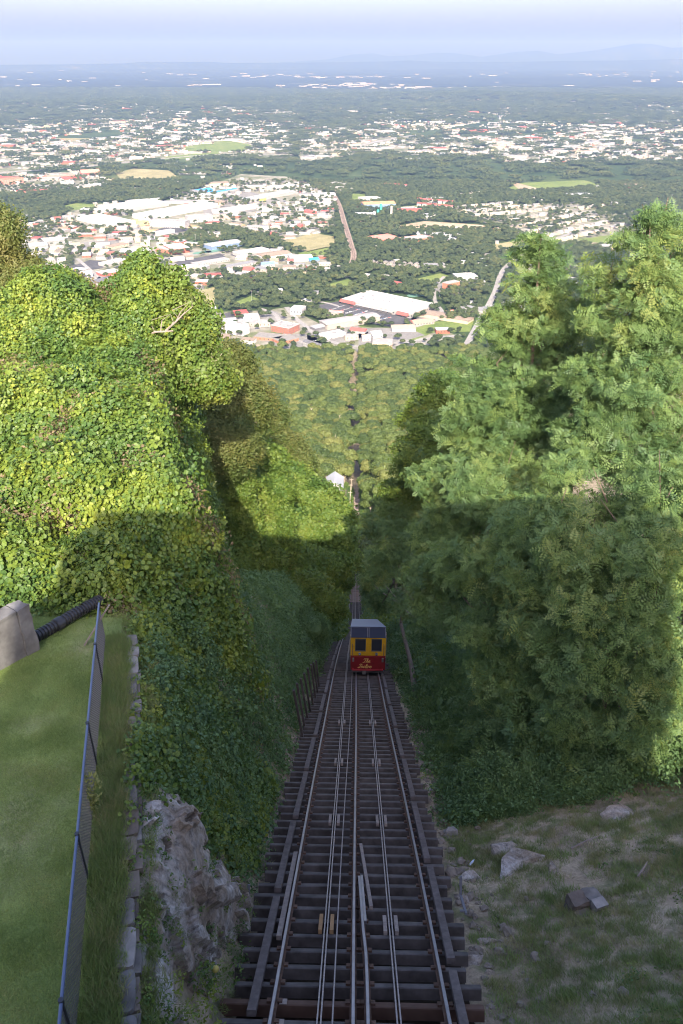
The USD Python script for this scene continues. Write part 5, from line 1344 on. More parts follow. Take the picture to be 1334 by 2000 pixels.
for k, (px, py, hh, col, lb) in enumerate([(744, 416, 26, "teal", "green silo at the factory, taller one"), (738, 424, 20, "teal", "green silo at the factory, shorter one"), (731, 426, 18, "white", "white silo standing left of the green silos"), (764, 424, 30, "offwhite", "tall pale silo tower right of the green silos")]):
    a = G(px, py)
    si = thing("silo", lb, "silo", a)
    obj("shell", MB().tube([[0, 0, 4], [0, 0, hh]], 4.0, 14).get(), W[col], si, smooth=40)
    obj("cone", MB().tube([[0, 0, hh + .01], [0, 0, hh + 3]], [4.1, .4], 14).get(), W[col], si)
    lg = MB()
    for q in range(4):
        lg.box(2.4 * math.cos(q * 1.571 + .78) - .25, 2.4 * math.cos(q * 1.571 + .78) + .25, 2.4 * math.sin(q * 1.571 + .78) - .25, 2.4 * math.sin(q * 1.571 + .78) + .25, -.5, 3.99)
    obj("support", lg.get(), W["grey"], si)
for k in range(14):
    px, py = 814 + (k % 7) * 10.3, 394 + (k // 7) * 9 + (k % 7) * .9
    B_("apartment_house", "white apartment house with red roof in the cluster beyond the factory", (px, py), (px + 8, py + .3), 16, 8, "white", "redroof", "gable_u", group="white apartment houses with red roofs", win=(2, 3, 1.5, 1.6))
B_("church", "white gabled church with dark roof low in the left town", (172, 556), (200, 562), 26, 7, "white", "darkgrey", "gable_v", win=(1, 3, 1.5, 3), cat="church")
B_("shop", "red-walled shop with white roof in the left town", (200, 541), (236, 535), 30, 6, "redroof", "white", units=3)
B_("shop", "white shop block with grey canopy above the red-walled shop", (208, 522), (250, 512), 28, 6, "offwhite", "white", units=4)
B_("garage", "white gabled garage left of the red-walled shop", (160, 544), (182, 541), 24, 6, "white", "white", "gable_u")
B_("tower_house", "narrow white block standing alone by the road in the left town", (113, 517), (130, 516), 14, 13, "white", "offwhite", win=(3, 3, 1.5, 1.8))
B_("office", "wide flat grey-roofed office with blue eaves at the left edge of the town", (58, 487), (95, 484), 40, 7, "grey", "metalroof", units=3)
B_("office", "flat white-roofed office left of the brown ploughed lot", (88, 478), (128, 474), 44, 8, "grey", "white", units=4)
B_("shop", "low pale shop with brown walls right of the brown ploughed lot", (218, 487), (252, 480), 26, 5, "tan", "brownroof", win=(1, 6, 2, 2))
B_("brick_hall", "reddish brick apartment hall far left beyond the woods", (12, 361), (48, 357), 44, 18, "salmon", "orangebrick", win=(4, 8, 2, 2))
B_("grandstand", "red-roofed stadium stand at the far left sports ground", (160, 343), (196, 341), 40, 9, "redroof", "salmon", "gable_u")
B_("mill", "red-roofed mill range left of the stadium stand", (98, 352), (150, 347), 70, 9, "brick", "salmon", "gable_u", ridge=5)
for k, (px, py, w_, lb) in enumerate([(662, 700, 18, "white house with grey roof just left of the lower track"), (470, 704, 12, "grey-roofed house half hidden at the wood's left edge"), (524, 690, 14, "white gabled house by the brown-roofed rows"), (553, 692, 12, "house with steep grey roof below the brick stores"), (588, 694, 12, "brown-roofed house in the trees below the townhouses"), (612, 698, 10, "tan house behind the last trees of the wood"), (812, 715, 12, "pale roof among the trees right of the lower car park"), (640, 686, 11, "small grey house between street trees"), (500, 682, 10, "dark-roofed house among trees left of the brick stores")]):
    B_("house", lb, (px, py), (px + w_ * .8, py + 1.5), 9, 5, ["white", "cream", "tan"][k % 3], ["shingle", "darkgrey", "brownroof"][k % 3], "gable_v" if k % 2 else "gable_u", win=(1, 2, 1.2, 1.4), cat="house")
# white shed beside the upper track
c = np.array([TX(392) - 12.2, 392.0, 0]); c[2] = float(ground(c[0], c[1]))
sh = thing("trackside_shed", "tall white gabled shed beside the track above the wood", "shed", c)
sh.AddScaleOp().Set(Gf.Vec3f(1.25, 1.25, 1.25))
sw = MB().box(-3.6, 3.6, -5, 5, -4.5, 5.5)
sw.add([[-3.6, -5, 5.5], [3.6, -5, 5.5], [0, -5, 8.0], [-3.6, 5, 5.5], [3.6, 5, 5.5], [0, 5, 8.0]], [[0, 1, 2], [3, 5, 4]])
obj("wall", sw.get(), W["white"], sh)
obj("roof", MB().add([[-4, -5.3, 5.3], [0, -5.3, 8.12], [0, 5.3, 8.12], [-4, 5.3, 5.3], [4, -5.3, 5.3], [4, 5.3, 5.3], [-4, -5.3, 5.5], [0, -5.3, 8.32], [0, 5.3, 8.32], [-4, 5.3, 5.5], [4, -5.3, 5.5], [4, 5.3, 5.5]], [[6, 7, 8], [6, 8, 9], [7, 10, 11], [7, 11, 8], [0, 2, 1], [0, 3, 2], [1, 5, 4], [1, 2, 5], [0, 1, 7], [0, 7, 6], [1, 4, 10], [1, 10, 7], [3, 9, 8], [3, 8, 2], [2, 8, 11], [2, 11, 5], [0, 6, 9], [0, 9, 3], [4, 5, 11], [4, 11, 10]]).get(), W["metalroof"], sh)
obj("door", MB().box(-1.1, 1.1, -5.08, -4.95, -2.4, .2).get(), W["grey"], sh)

# ---------------------------------------------------------------- smaller buildings: the nearest ones each on its own, the rest of the town as one mass
r = np.random.default_rng(71)
GP = [Polygon(p) for p, _ in GREEN]
def inside(polys, px, py):
    o = np.zeros(len(px), bool)
    for p in polys:
        o |= shapely.contains_xy(p, px, py)
    return o
UP = [Polygon(u) for u in URB]
ROADPIX = [shapely.LineString(p).buffer(3.2 if w > 12 else 2.2) for _, p, w in ROADS] + [shapely.LineString([(650, 378), (662, 400), (674, 440), (686, 480), (691, 500), (687, 516)]).buffer(5), shapely.LineString([(640, 366), (600, 357), (555, 351), (520, 350)]).buffer(3)]
LOTPIX = [Polygon(p) for p in ([(610, 598), (700, 582), (815, 622), (770, 640), (640, 618)], [(694, 682), (770, 678), (795, 690), (742, 712), (706, 704)], [(130, 524), (175, 508), (215, 512), (200, 524), (140, 534)], [(448, 498), (500, 484), (530, 490), (470, 504)], [(340, 512), (430, 495), (450, 508), (360, 525)])]
DIRTPIX = [Polygon(p) for p in ([(770, 442), (830, 432), (950, 440), (945, 449), (850, 448), (790, 446)], [(225, 437), (262, 428), (330, 434), (300, 441), (250, 443)], [(270, 449), (330, 447), (370, 438), (390, 443), (330, 458), (275, 455)])]
ROADW = [(shapely.LineString([G(*q)[:2] for q in p]), w / 2 + 3.5) for _, p, w in ROADS] + [(shapely.LineString(QR), 12), (shapely.LineString(QR2), 10)]
def on_road(x, y, k=1.0):
    o = np.zeros(len(x), bool)
    pts = shapely.points(x, y)
    for ln, w in ROADW:
        o |= shapely.distance(ln, pts) < w * k
    return o
def free(x, y, rad):
    F = np.array(FOOTPRINTS)
    d = np.hypot(x[:, None] - F[None, :, 0], y[:, None] - F[None, :, 1])
    return (d > F[None, :, 2] * .85 + np.broadcast_to(rad, x.shape)[:, None]).all(1)
def sample(n, y0, y1, p=1.0):
    yy = y0 + (y1 - y0) * r.random(n) ** p
    xx = (r.random(n) - .5) * 2 * (.46 * yy)
    return xx, yy
def is_red(roof):
    return roof
ROOFS = ["white", "white", "offwhite", "offwhite", "metalroof", "grey", "shingle", "brownroof", "redroof", "tan"]
def one_house(i, x, y, rz, w, d, h, roof, wall, style, label, group, name):
    t = thing(name, label, "house" if style != "flat" else "building", (x, y, PLAIN), rz, group)
    obj("wall", MB().box(-w / 2, w / 2, -d / 2, d / 2, -.5, h).get(), W[wall], t)
    if style == "flat":
        obj("roof", MB().box(-w / 2 - .2, w / 2 + .2, -d / 2 - .2, d / 2 + .2, h + .01, h + .6).get(), W[roof], t)
    else:
        o, rise = .4, min(w, d) * .3
        obj("roof", MB().add(np.array([[-w / 2 - o, -d / 2 - o, h], [w / 2 + o, -d / 2 - o, h], [w / 2 + o, d / 2 + o, h], [-w / 2 - o, d / 2 + o, h], [-w / 2 - o, 0, h + rise], [w / 2 + o, 0, h + rise]]) + [0, 0, .012], [[0, 1, 5], [0, 5, 4], [2, 3, 4], [2, 4, 5], [1, 2, 5], [3, 0, 4], [0, 3, 2], [0, 2, 1]]).get(), W[roof], t)
    wn = MB()
    for k in range(max(2, int(w / 6))):
        x0 = -w / 2 + w * (k + .5) / max(2, int(w / 6)) - .6
        wn.box(x0, x0 + 1.3, -d / 2 - .06, -d / 2 + .02, h * .35, h * .75)
    obj("window", wn.get(), GLASS_DARK, t)
# housing estate: rows of houses along its streets
EST = []
for (x0, y0, x1, y1, n_) in [(892, 408, 1010, 397, 13), (900, 416, 1060, 402, 16), (925, 424, 1090, 408, 16), (985, 436, 1110, 412, 13), (1000, 446, 1130, 420, 14), (1030, 456, 1170, 426, 15), (1060, 464, 1200, 432, 14), (1085, 474, 1220, 440, 13), (1130, 410, 1210, 398, 9)]:
    for k in range(n_):
        t_ = (k + .5) / n_
        g = G(x0 + (x1 - x0) * t_ + r.normal(0, 1), y0 + (y1 - y0) * t_ + r.normal(0, .7))
        EST.append((g[0], g[1]))
print("estate", len(EST))
for i, (x, y) in enumerate(EST):
    er, ew = ["shingle", "tan", "offwhite", "grey"][int(r.integers(0, 4))], ["white", "cream", "tan"][int(r.integers(0, 3))]
    nm_ = f"{dict(white='white', cream='cream', tan='tan')[ew]}-walled"
    rn_ = dict(shingle="brownish grey", tan="tan", offwhite="pale", grey="dark grey")[er]
    one_house(i, x, y, r.uniform(-.3, .9), r.uniform(12, 19), r.uniform(10, 14), r.uniform(4, 6.5), er, ew, "gable", f"{nm_} house with {rn_} gabled roof in the right-hand housing estate", f"{nm_} estate houses with {rn_} roofs", "estate_house")
    FOOTPRINTS.append((x, y, 9))
# industrial and shopping quarters
x, y = sample(9000, 1330, 3300)
px, py = project(np.stack([x, y, 0 * x + PLAIN], 1))
w, d = r.uniform(14, 44, len(x)), r.uniform(12, 28, len(x))
ok = inside(UP[:2], px, py) & ~inside(GP + LOTPIX + DIRTPIX, px, py) & ~on_road(x, y, 2.8)
x, y, w, d, px, py = (q[ok] for q in (x, y, w, d, px, py))
keep = []
for i in range(len(x)):
    F = np.array(FOOTPRINTS); rad = math.hypot(w[i], d[i]) / 2
    if (np.hypot(F[:, 0] - x[i], F[:, 1] - y[i]) > F[:, 2] * .8 + rad * .9).all():
        keep.append(i); FOOTPRINTS.append((x[i], y[i], rad))
    if len(keep) >= 400:
        break
x, y, w, d, px, py = (q[keep] for q in (x, y, w, d, px, py))
o_ = np.argsort(np.hypot(x, y))
x, y, w, d, px, py = (q[o_] for q in (x, y, w, d, px, py))
print("quarter", len(x), "in")
far_b = []
QL = {"white": "white-roofed", "offwhite": "cream-roofed", "metalroof": "metal-roofed", "grey": "grey-roofed", "shingle": "grey shingled", "brownroof": "brown-roofed", "redroof": "red-roofed", "tan": "tan-roofed"}
for i in range(len(x)):
    rf_ = ROOFS[int(r.integers(0, 10))]
    flat = w[i] > 22 or r.random() < .35
    if i < 290:
        lb = f"{'low flat' if flat else 'small gabled'} {QL[rf_]} building in the built-up quarter of the valley town"
        one_house(i, x[i], y[i], float(r.choice([.12, -.25, .3])) + r.normal(0, .05), w[i], d[i], r.uniform(4, 7.5), rf_, ["white", "offwhite", "cream", "tan", "grey", "brick"][int(r.integers(0, 6))], "flat" if flat else "gable", lb, lb.replace("building", "buildings"), "town_building")
    else:
        far_b.append((x[i], y[i], w[i], d[i]))
# single roofs among the valley's trees
x, y = sample(2600, 1380, 3300)
px, py = project(np.stack([x, y, 0 * x + PLAIN], 1))
ok = (r.random(len(x)) < np.where(px > 700, .30, .16)) & ~inside(UP + GP + LOTPIX + DIRTPIX, px, py) & ~on_road(x, y, 1.5) & free(x, y, 8.0) & (fbm2(x, y, 260, 88, 3) > -.05)
for xx_, yy_ in zip(x[ok], y[ok]):
    far_b.append((xx_, yy_, r.uniform(10, 18), r.uniform(8, 13))); FOOTPRINTS.append((xx_, yy_, 11))
# the far town
def town_instancer(name, label, X, Y, Wd, Dp, H, R, col):
    pi = UsdGeom.PointInstancer.Define(stage, f"/World/{name}")
    targets = []
    keys = [("white", "offwhite"), ("offwhite", "cream"), ("metalroof", "white"), ("grey", "offwhite"), ("brownroof", "tan"), ("redroof", "brick")]
    for k, (rf_, wl) in enumerate(keys):
        x_ = UsdGeom.Xform.Define(stage, f"/World/{name}/block_{k:03d}")
        usdkit.mesh(stage, f"/World/{name}/block_{k:03d}/wall", MB().box(-.5, .5, -.5, .5, -.3, .8).get(), W[wl])
        usdkit.mesh(stage, f"/World/{name}/block_{k:03d}/roof", MB().add([[-.52, -.52, .801], [.52, -.52, .801], [.52, .52, .801], [-.52, .52, .801], [-.52, 0, 1.0], [.52, 0, 1.0]], [[0, 1, 5], [0, 5, 4], [2, 3, 4], [2, 4, 5], [1, 2, 5], [3, 0, 4]]).get(), W[rf_])
        targets.append(Sdf.Path(f"/World/{name}/block_{k:03d}"))
    pi.CreatePrototypesRel().SetTargets(targets)
    pi.CreatePositionsAttr(Vt.Vec3fArray.FromNumpy(np.stack([X, Y, plain_z(X, Y)], 1).astype(np.float32)))
    pi.CreateOrientationsAttr(Vt.QuathArray([Gf.Quath(math.cos(a / 2), 0, 0, math.sin(a / 2)) for a in R]))
    pi.CreateScalesAttr(Vt.Vec3fArray.FromNumpy(np.stack([Wd, Dp, H], 1).astype(np.float32)))
    pi.CreateProtoIndicesAttr(Vt.IntArray.FromNumpy(col.astype(np.int32)))
    tag(pi, label, "town", None, "stuff")
x, y = sample(34000, 2900, 10500, .8)
px, py = project(np.stack([x, y, plain_z(x, y)], 1))
dens = np.where(inside(UP[2:5], px, py), .42 * (fbm2(x, y, 400, 83, 3) > -.12) + .08, np.where((py > 170) & (py < 260), .10 + .26 * (fbm2(x, y, 700, 81, 3) > .04), .07))
ok = (r.random(len(x)) < dens) & ~inside(GP + ROADPIX, px, py) & ~inside([Polygon([(560, 310), (700, 318), (1334, 318), (1334, 395), (880, 380), (700, 375), (640, 370), (560, 345)])], px, py)
x, y, py = x[ok], y[ok], py[ok]
fb = np.array(far_b).reshape(-1, 4)
X = np.r_[x, fb[:, 0]]; Y = np.r_[y, fb[:, 1]]; n = len(X)
big = r.random(n) < .09
town_instancer("far_town", "pale scattered roofs of the town spreading across the plain", X, Y, np.where(big, r.uniform(45, 120, n), r.uniform(9, 26, n)), np.where(big, r.uniform(25, 50, n), r.uniform(8, 19, n)), np.where(big, r.uniform(8, 13, n), r.uniform(5, 9, n)), r.normal(.1, .35, n), r.choice(6, n, p=[.24, .24, .16, .18, .12, .06]))
print("far town", n)
x, y = sample(2600, 9000, 24000, .9)
px, py = project(np.stack([x, y, plain_z(x, y)], 1))
ok = r.random(len(x)) < np.clip((fbm2(x, y, 1800, 91, 3) - .05) * 6, 0.02, 1)
x, y = x[ok], y[ok]; n = len(x)
town_instancer("distant_towns", "faint strips of distant roofs far out on the plain", x, y, r.uniform(40, 260, n) * .7, r.uniform(25, 60, n), r.uniform(7, 13, n), r.normal(0, .12, n), r.choice(6, n, p=[.12, .38, .2, .2, .08, .02]))
print("distant", n)

# ---------------------------------------------------------------- valley trees and far woods
VALP = [(crown_mesh(500 + k, 5.2, 11.5, 420, 1.5, lobes=8 + k), LEAF_VALLEY) for k in range(4)]
x, y = sample(60000, 1255, 3350, .75)
z = np.full(len(x), PLAIN)
px, py = project(np.stack([x, y, z], 1))
u = inside(UP, px, py)
dn = np.where(u, np.where(fbm2(x, y, 90, 95, 3) > .02, .45, .06), .95)
dn = np.where(inside([UP[1]], px, py), .16, dn)
ok = (r.random(len(x)) < dn) & ~inside(GP + LOTPIX + DIRTPIX, px, py) & ~on_road(x, y) & free(x, y, 1.5)
x, y, z = x[ok], y[ok], z[ok]; n = len(x)
print("valley trees", n)
sp = r.uniform(0, 6.28, n); sc = r.uniform(.65, 1.35, n)
near_i = np.argsort(np.hypot(x, y) + 4000 * (r.random(n) < .6))[:0]
instancer("valley_trees", VALP, np.stack([x, y, z], 1), np.stack([np.cos(sp / 2), 0 * sp, 0 * sp, np.sin(sp / 2)], 1), sc, r.integers(0, 4, n), label="woods and street trees filling the valley between the buildings", category="woods")
def clump(seed):
    rr_ = np.random.default_rng(seed); mb = MB()
    for k in range(16):
        v, f = crown_mesh(seed * 50 + k, 5.6, 11, 26, 3.6, lobes=4)
        mb.add(v * rr_.uniform(.75, 1.3) + [*rr_.uniform(-24, 24, 2), 0], f)
    return mb.get()
CLUMPP = [(clump(q), LEAF_VALLEY) for q in range(4)]
x, y = sample(40000, 3300, 12500, .62)
z = plain_z(x, y)
px, py = project(np.stack([x, y, z], 1))
dn = np.where(inside(UP, px, py), .26, np.where(py < 300, .62, .97))
ok = (r.random(len(x)) < dn) & ~inside(GP, px, py) & ~on_road(x, y, 2.2)
x, y, z = x[ok], y[ok], z[ok]; n = len(x)
print("clumps", n)
sp = r.uniform(0, 6.28, n)
instancer("far_woods", CLUMPP, np.stack([x, y, z], 1), np.stack([np.cos(sp / 2), 0 * sp, 0 * sp, np.sin(sp / 2)], 1), r.uniform(.8, 1.4, n) * np.where(y > 8000, 1.4, 1), r.integers(0, 4, n), label="dark woods mottling the plain out to the far hills", category="woods")

# ---------------------------------------------------------------- running track, courts, diamonds, parked cars, poles
def ellipse_pix(pts, m, lift, name):
    P_ = np.array([G(*p)[:2] for p in pts])
    c = P_.mean(0)
    return P_, c
def oval(name, A, B, wdt, m, lift, inset=0.0):
    """a stadium shape between two points on the ground"""
    a, b = G(*A)[:2], G(*B)[:2]
    g = shapely.LineString([a, b]).buffer(wdt - inset, quad_segs=12)
    t = trimesh.creation.triangulate_polygon(g, engine="earcut")
    v = np.c_[t[0], np.full(len(t[0]), PLAIN + lift)]
    f = np.array(t[1]); nz = np.cross(v[f[0, 1]] - v[f[0, 0]], v[f[0, 2]] - v[f[0, 0]])[2]
    return obj(name, (v, f if nz > 0 else f[:, ::-1]), m, kind="structure")
oval("running_track", (352, 465), (398, 470), 52, TRACKRED, .62)
oval("sports_field", (352, 465), (398, 470), 52, TURF, .78, 11)
for A, B_2, m in (((386, 495), (404, 492), COURT), ((410, 492), (428, 489), COURT), ((806, 578), (820, 576), COURT)):
    oval("tennis_court", A, B_2, 12, m, .70)
for (px, py), rad in (((535, 528), 15), ((622, 524), 17)):
    oval("infield_clay", (px, py), (px + 3, py), rad, CLAY, .70)
def car_meshes():
    body = MB().add([[-2.2, -.88, .28], [2.2, -.88, .28], [2.2, .88, .28], [-2.2, .88, .28], [-2.2, -.88, .85], [2.15, -.88, .75], [2.15, .88, .75], [-2.2, .88, .85]], BOXF)
    cab = MB().add([[-1.7, -.8, .86], [1.1, -.8, .80], [1.1, .8, .80], [-1.7, .8, .86], [-1.2, -.66, 1.45], [.45, -.66, 1.45], [.45, .66, 1.45], [-1.2, .66, 1.45]], BOXF)
    wh = []
    for x in (-1.35, 1.35):
        for y in (-.80, .80):
            c_ = trimesh.creation.cylinder(.33, .22, sections=10); c_.apply_transform(trimesh.transformations.rotation_matrix(math.pi / 2, [1, 0, 0])); c_.apply_translation([x, y, .33]); wh.append(c_)
    return body.get(), cab.get(), wh
CB, CC, CWH = car_meshes()
CARP = []
for k in range(6):
    t = thing("parked_car", "x", "car", (0, 0, 0), 0, None)
    obj("body", CB, CARPAINT[k], t); obj("cabin", CC, GLASS_DARK, t)
    for w_ in CWH:
        obj("wheel", w_, BLACKMETAL, t)
    CARP.append([t, False])
COLN = ["white", "silver", "black", "red", "blue", "grey"]
def park(px, py, rz, where, group):
    k = int(r.integers(0, 6))
    g = G(px, py)
    if not CARP[k][1]:
        t = CARP[k][0]; CARP[k][1] = True
        t.ClearXformOpOrder()
    else:
        t = UsdGeom.Xform.Define(stage, numbered("/World", "parked_car"))
        t.GetPrim().GetReferences().AddInternalReference(CARP[k][0].GetPath()); t.GetPrim().SetInstanceable(True)
        t.ClearXformOpOrder()
    t.AddTranslateOp().Set(Gf.Vec3d(float(g[0]), float(g[1]), PLAIN + .52)); t.AddRotateZOp().Set(math.degrees(rz))
    tag(t, f"small {COLN[k]} car parked {where}", "car", f"{COLN[k]} {group}")
r = np.random.default_rng(91)
for k in range(7):
    for q in range(14):
        if r.random() < (.75 if k > 2 else .3):
            a, b = np.array([640 + 16 * k, 607 + 3.1 * k]), np.array([672 + 15 * k, 596 + 4.0 * k])
            p = a + (b - a) * ((q + .5) / 14)
            park(p[0] + r.normal(0, .5), p[1] + r.normal(0, .2), r.choice([.2, 3.3]) + r.normal(0, .03), "in the dark shopping centre car park", "cars in the shopping centre car park")
for q in range(22):
    park(706 + (q % 6) * 7 + r.normal(0, .4), 686 + (q // 6) * 5.2, 1.5 + r.normal(0, .05), "in the pale lot at the foot of the track", "cars in the lot at the foot of the track")
for q in range(10):
    park(602 + q * 5.5, 668 - q * .8 + r.normal(0, .8), .2, "along the main street of the near town", "cars along the main street")
for k in range(6):
    if not CARP[k][1]:
        stage.RemovePrim(CARP[k][0].GetPath())
# street lamps and poles in the near town
for i, (px, py, hh, lb) in enumerate([(492, 588, 20, "tall pale pole rising from the trees above the bend in the road"), (746, 668, 12, "lamp post on the corner by the lower lots"), (858, 582, 14, "lamp post beside the lane right of the shopping centre"), (700, 664, 12, "lamp post at the main street crossing"), (384, 430, 26, "floodlight mast behind the running track"), (383, 478, 26, "floodlight mast in front of the running track"), (909, 620, 16, "thin pole standing before the dark hedge right of the lawn")]):
    g = G(px, py)
    t = thing("lamp_post", lb, "lamp post", g)
    obj("pole", MB().tube([[0, 0, -.5], [0, 0, hh]], [.3, .2], 6).get(), W["metalroof"], t)
    obj("lamp_head", MB().box(-1.6, 1.6, -.3, .3, hh + .01, hh + .5).get(), W["offwhite"], t)
for dx, y in ((-3.0, 408), (-3.3, 388), (-3.4, 366)):
    g = np.array([TX(y) + dx, y, float(ground(TX(y) + dx, y))])
    t = thing("utility_pole", {408: "pale utility pole with cross-arm left of the upper track, farthest of the three", 388: "pale utility pole beside the white shed, middle of the three", 366: "pale utility pole below the white shed, lowest of the three"}[y], "utility pole", g)
    obj("pole", MB().tube([[0, 0, -.5], [0, 0, 9.5]], [.17, .12], 6).get(), BARK_PALE, t)
    obj("cross_arm", MB().box(-1.2, 1.2, -.08, .08, 8.9, 9.1).get(), BARK_PALE, t)

# ---------------------------------------------------------------- row of dark posts left of the track
r = np.random.default_rng(95)
PL = ["nearest and tallest dark post of the row left of the track", "second dark post from the near end of the row left of the track", "third dark post from the near end of the row", "fourth dark post from the near end of the row", "fifth dark post from the near end of the row", "sixth dark post from the near end, beside the ivy", "seventh dark post from the near end, by the ivied tree", "farthest dark post of the row, close to the ivied tree"]
for i, (bx, by, tx, ty) in enumerate([(591.5, 1441, 573.5, 1348), (595, 1420, 580, 1335), (601.6, 1407, 587, 1325), (606.8, 1392, 594, 1315), (609, 1360, 601, 1305), (614.4, 1350, 607.7, 1298), (619, 1343, 612, 1294), (623, 1338, 617, 1290)]):
    # foot: on the sleeper-side bank, about 3.5 m left of the centre line
    d = ray(bx, by); dxp = TRX - 3.15 + .09 * i
    yy_ = 26.0 + i * 1.55
    k = ray(bx, by); b0 = k * (yy_ / k[1])
    k2 = ray(tx, ty); t0 = k2 * ((yy_ - .1) / k2[1])
    mb = MB()
    gz = float(ground(b0[0], b0[1]))
    dirp = (t0 - b0); dirp /= np.linalg.norm(dirp)
    b1 = b0 - dirp * max(.25, (b0[2] - gz) / max(dirp[2], .3) + .3)
    o = obj("trackside_post", mb.bar(b1, t0, .10, .10, up=(0, 1, 0)).get(), TIE)
    tag(o, PL[i], "post", "row of dark posts")

# ---------------------------------------------------------------- rocks, masonry and small litter on the right-hand slope
RK = [(1015, 1690, (1.05, .55, .42), .7, "long ledge of rock sticking out of the right-hand slope"), (985, 1660, (.55, .4, .32), .5, "mossy rock at the upper end of the long ledge"), (918, 1715, (.42, .34, .30), .2, "pale boulder beside the sleeper ends, right"), (880, 1628, (.34, .30, .30), .1, "squarish pale stone block by the right sleeper ends"), (1215, 1595, (.75, .5, .16), .2, "flat slab bedded in the bare soil at the upper right"), (925, 1880, (.38, .26, .18), .4, "flat pale stone next to the lower right sleepers"), (950, 1840, (.42, .22, .15), .2, "long flat stone a little right of the lower sleepers"),
      (955, 1905, (.22, .18, .13), .1, "small stone below the flat pale stones"), (905, 1760, (.26, .2, .16), .6, "small dark stone under the pale boulder"), (1075, 1700, (.45, .34, .26), .9, "rough rock between the ledge and the masonry lump"), (800, 1310, (.7, .5, .55), .3, "grey rock face showing in the bank right of the car"), (845, 1545, (.3, .25, .2), .4, "small grey stone in the bank above the squarish block")]
for i, (px, py, s_, ang, lb) in enumerate(RK):
    c = hit_ground(px, py)
    s_ = tuple(np.array(s_) * (1.0 if i < 5 else .75))
    boulder("rock", c + [0, 0, -s_[2] * .1], s_, 200 + i, ROCK if i != 3 else STONE[3], lb, sub=4, ang=ang)
r = np.random.default_rng(97)
mb = MB()
n = 0
while n < 520:
    sd = r.choice([-1, 1], p=[.3, .7]); y_ = r.uniform(6, 30); x_ = TRX + sd * (2.5 + abs(r.normal(0, .8)))
    if sd < 0 and y_ < 12:
        continue
    s_ = abs(r.normal(0, .045)) + .025
    b = trimesh.creation.icosphere(1, 1.0); v = np.array(b.vertices) * (1 + r.normal(0, .22, (len(b.vertices), 1))) * [s_ * 1.3, s_, s_ * .7]
    a_ = r.uniform(0, 6.28); v = v @ np.array([[math.cos(a_), -math.sin(a_), 0], [math.sin(a_), math.cos(a_), 0], [0, 0, 1]])
    mb.add(v + [x_, y_, float(ground(x_, y_)) + s_ * .3], b.faces); n += 1
obj("loose_stones", mb.get(), STONE[1], kind="stuff", label="loose stones and rubble along the ends of the sleepers", category="rubble")
# the lump of old masonry
c = hit_ground(1150, 1775)
ms = thing("masonry_lump", "broken lump of old stone masonry with one pale squared block on it", "masonry", c - [0, 0, .12])
M0 = np.eye(4); M0[:3, :3] = trimesh.transformations.rotation_matrix(.35, [0, 0, 1])[:3, :3]
k = 0
for (x0, x1, y0, y1, z0, z1) in ((-.45, .05, -.3, .35, -.6, .10), (.07, .45, -.25, .3, -.6, .02), (-.40, .0, .0, .4, .11, .34), (.02, .40, .05, .40, .03, .27), (-.42, -.08, -.3, -.02, .11, .24)):
    obj("stone", rough_box(x0, x1, y0, y1, z0, z1, M0, .10, 60 + k, 3), STONE[k % 3], ms, smooth=30); k += 1
obj("squared_block", rough_box(.03, .36, -.22, .03, .06, .42, M0, .012, 71, 2), STONE[3], ms, smooth=30, label="pale squared stone block")
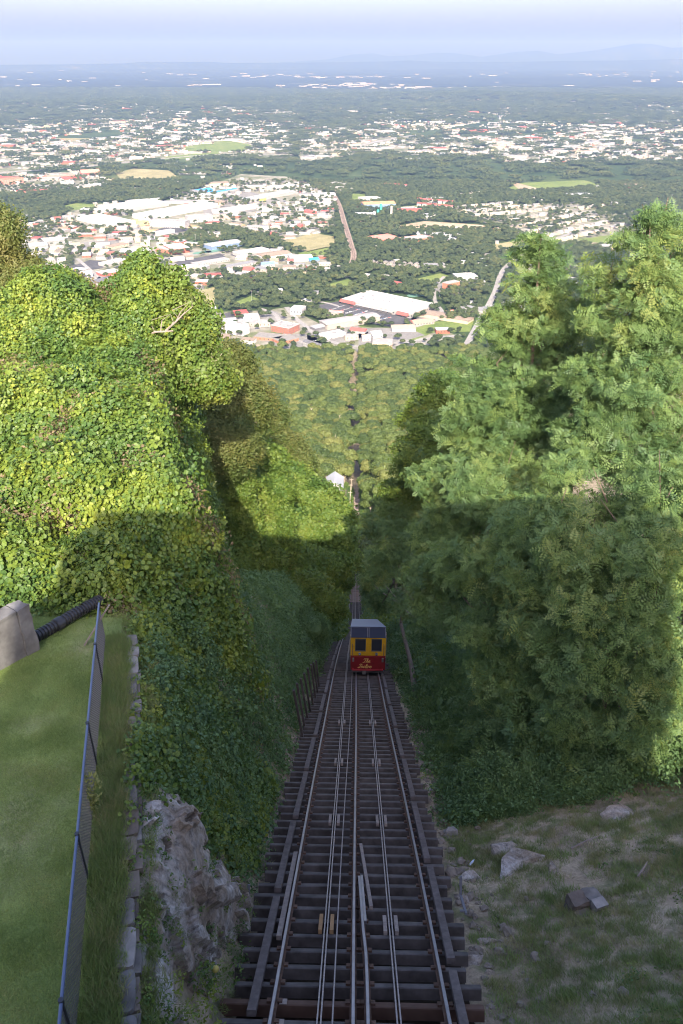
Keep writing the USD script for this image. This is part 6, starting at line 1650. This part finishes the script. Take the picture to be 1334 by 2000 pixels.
# small things
yb = hit_lawn(421, 1893); d_ = ray(421, 1893); p_ = d_ * (8.6 / d_[1])
bl_ = trimesh.creation.icosphere(3, .065); bl_.apply_translation(p_)
o = obj("yellow_ball", bl_, plain("ball_yellow", (.30, .25, .06), .6, var=.2, scale=10), smooth=True)
tag(o, "dull yellow ball lying on the rock face", "ball")
gr_ = hit_lawn(186, 1592)
wd_ = thing("tall_weed", "tall yellow-green weed growing through the fence", "weed", gr_)
stm = MB()
for q in range(7):
    a_ = q * .9; stm.tube([[0, 0, 0], [.05 * math.cos(a_), .05 * math.sin(a_), .5], [.16 * math.cos(a_), .16 * math.sin(a_), .95 + .1 * math.sin(q * 3)]], [.008, .006, .003], 4)
WEEDL = leafy("goldenrod_leaf", [(0.14, 0.16, 0.04), (0.20, 0.20, 0.06), (0.28, 0.25, 0.10)], scale=2.0)
obj("stem", stm.get(), WEEDL, wd_)
lw = MB()
for q in range(260):
    z_ = r.uniform(.25, 1.1); a_ = r.uniform(0, 6.28); rad = r.uniform(.02, .24) * (1.1 - abs(z_ - .75)); L_ = r.uniform(.05, .11)
    nn_ = rot_to(np.array([r.normal(), r.normal(), 1.0]), a_)
    lw.add((OVAL[0] * L_) @ nn_.T + [rad * math.cos(a_), rad * math.sin(a_), z_], OVAL[1])
obj("leaves", lw.get(), WEEDL, wd_)
for i, (px, py, ln, lb) in enumerate([(905, 1565, 1.1, "thin dry branch with drooping twigs lying on the right bank"), (1115, 1660, .9, "bent dry stick above the masonry lump"), (1245, 1715, .35, "short dark stub of wood on the right slope")]):
    c = hit_ground(px, py)
    mb = MB().tube([c + [0, 0, .06], c + [ln * .5, .15, .22], c + [ln, .4, .12]], [.03, .022, .008], 5)
    for q in range(6):
        b0 = c + np.array([ln * (.2 + .12 * q), .1 + .04 * q, .17]); mb.tube([b0, b0 + [.05, -.1, .02], b0 + [.08, -.25, -.14]], [.012, .009, .004], 4)
    o = obj("dry_branch", mb.get(), BOARD); tag(o, lb, "branch")
for i, (px, py) in enumerate([(917, 1692)]):
    c = hit_ground(px, py) if i == 0 else on_track(1.0, 17.2, .02)
    o = obj("plastic_bottle", MB().tube([c + [0, 0, .04], c + [.10, .12, .05], c + [.13, .16, .05], c + [.15, .18, .05]], [.035, .035, .015, .014], 8).get(), plain("bottle_plastic", (.45, .52, .62), .25, var=.1))
    tag(o, ["clear plastic bottle in the rubble right of the sleepers", "clear plastic bottle lying between the rails"][i], "bottle")
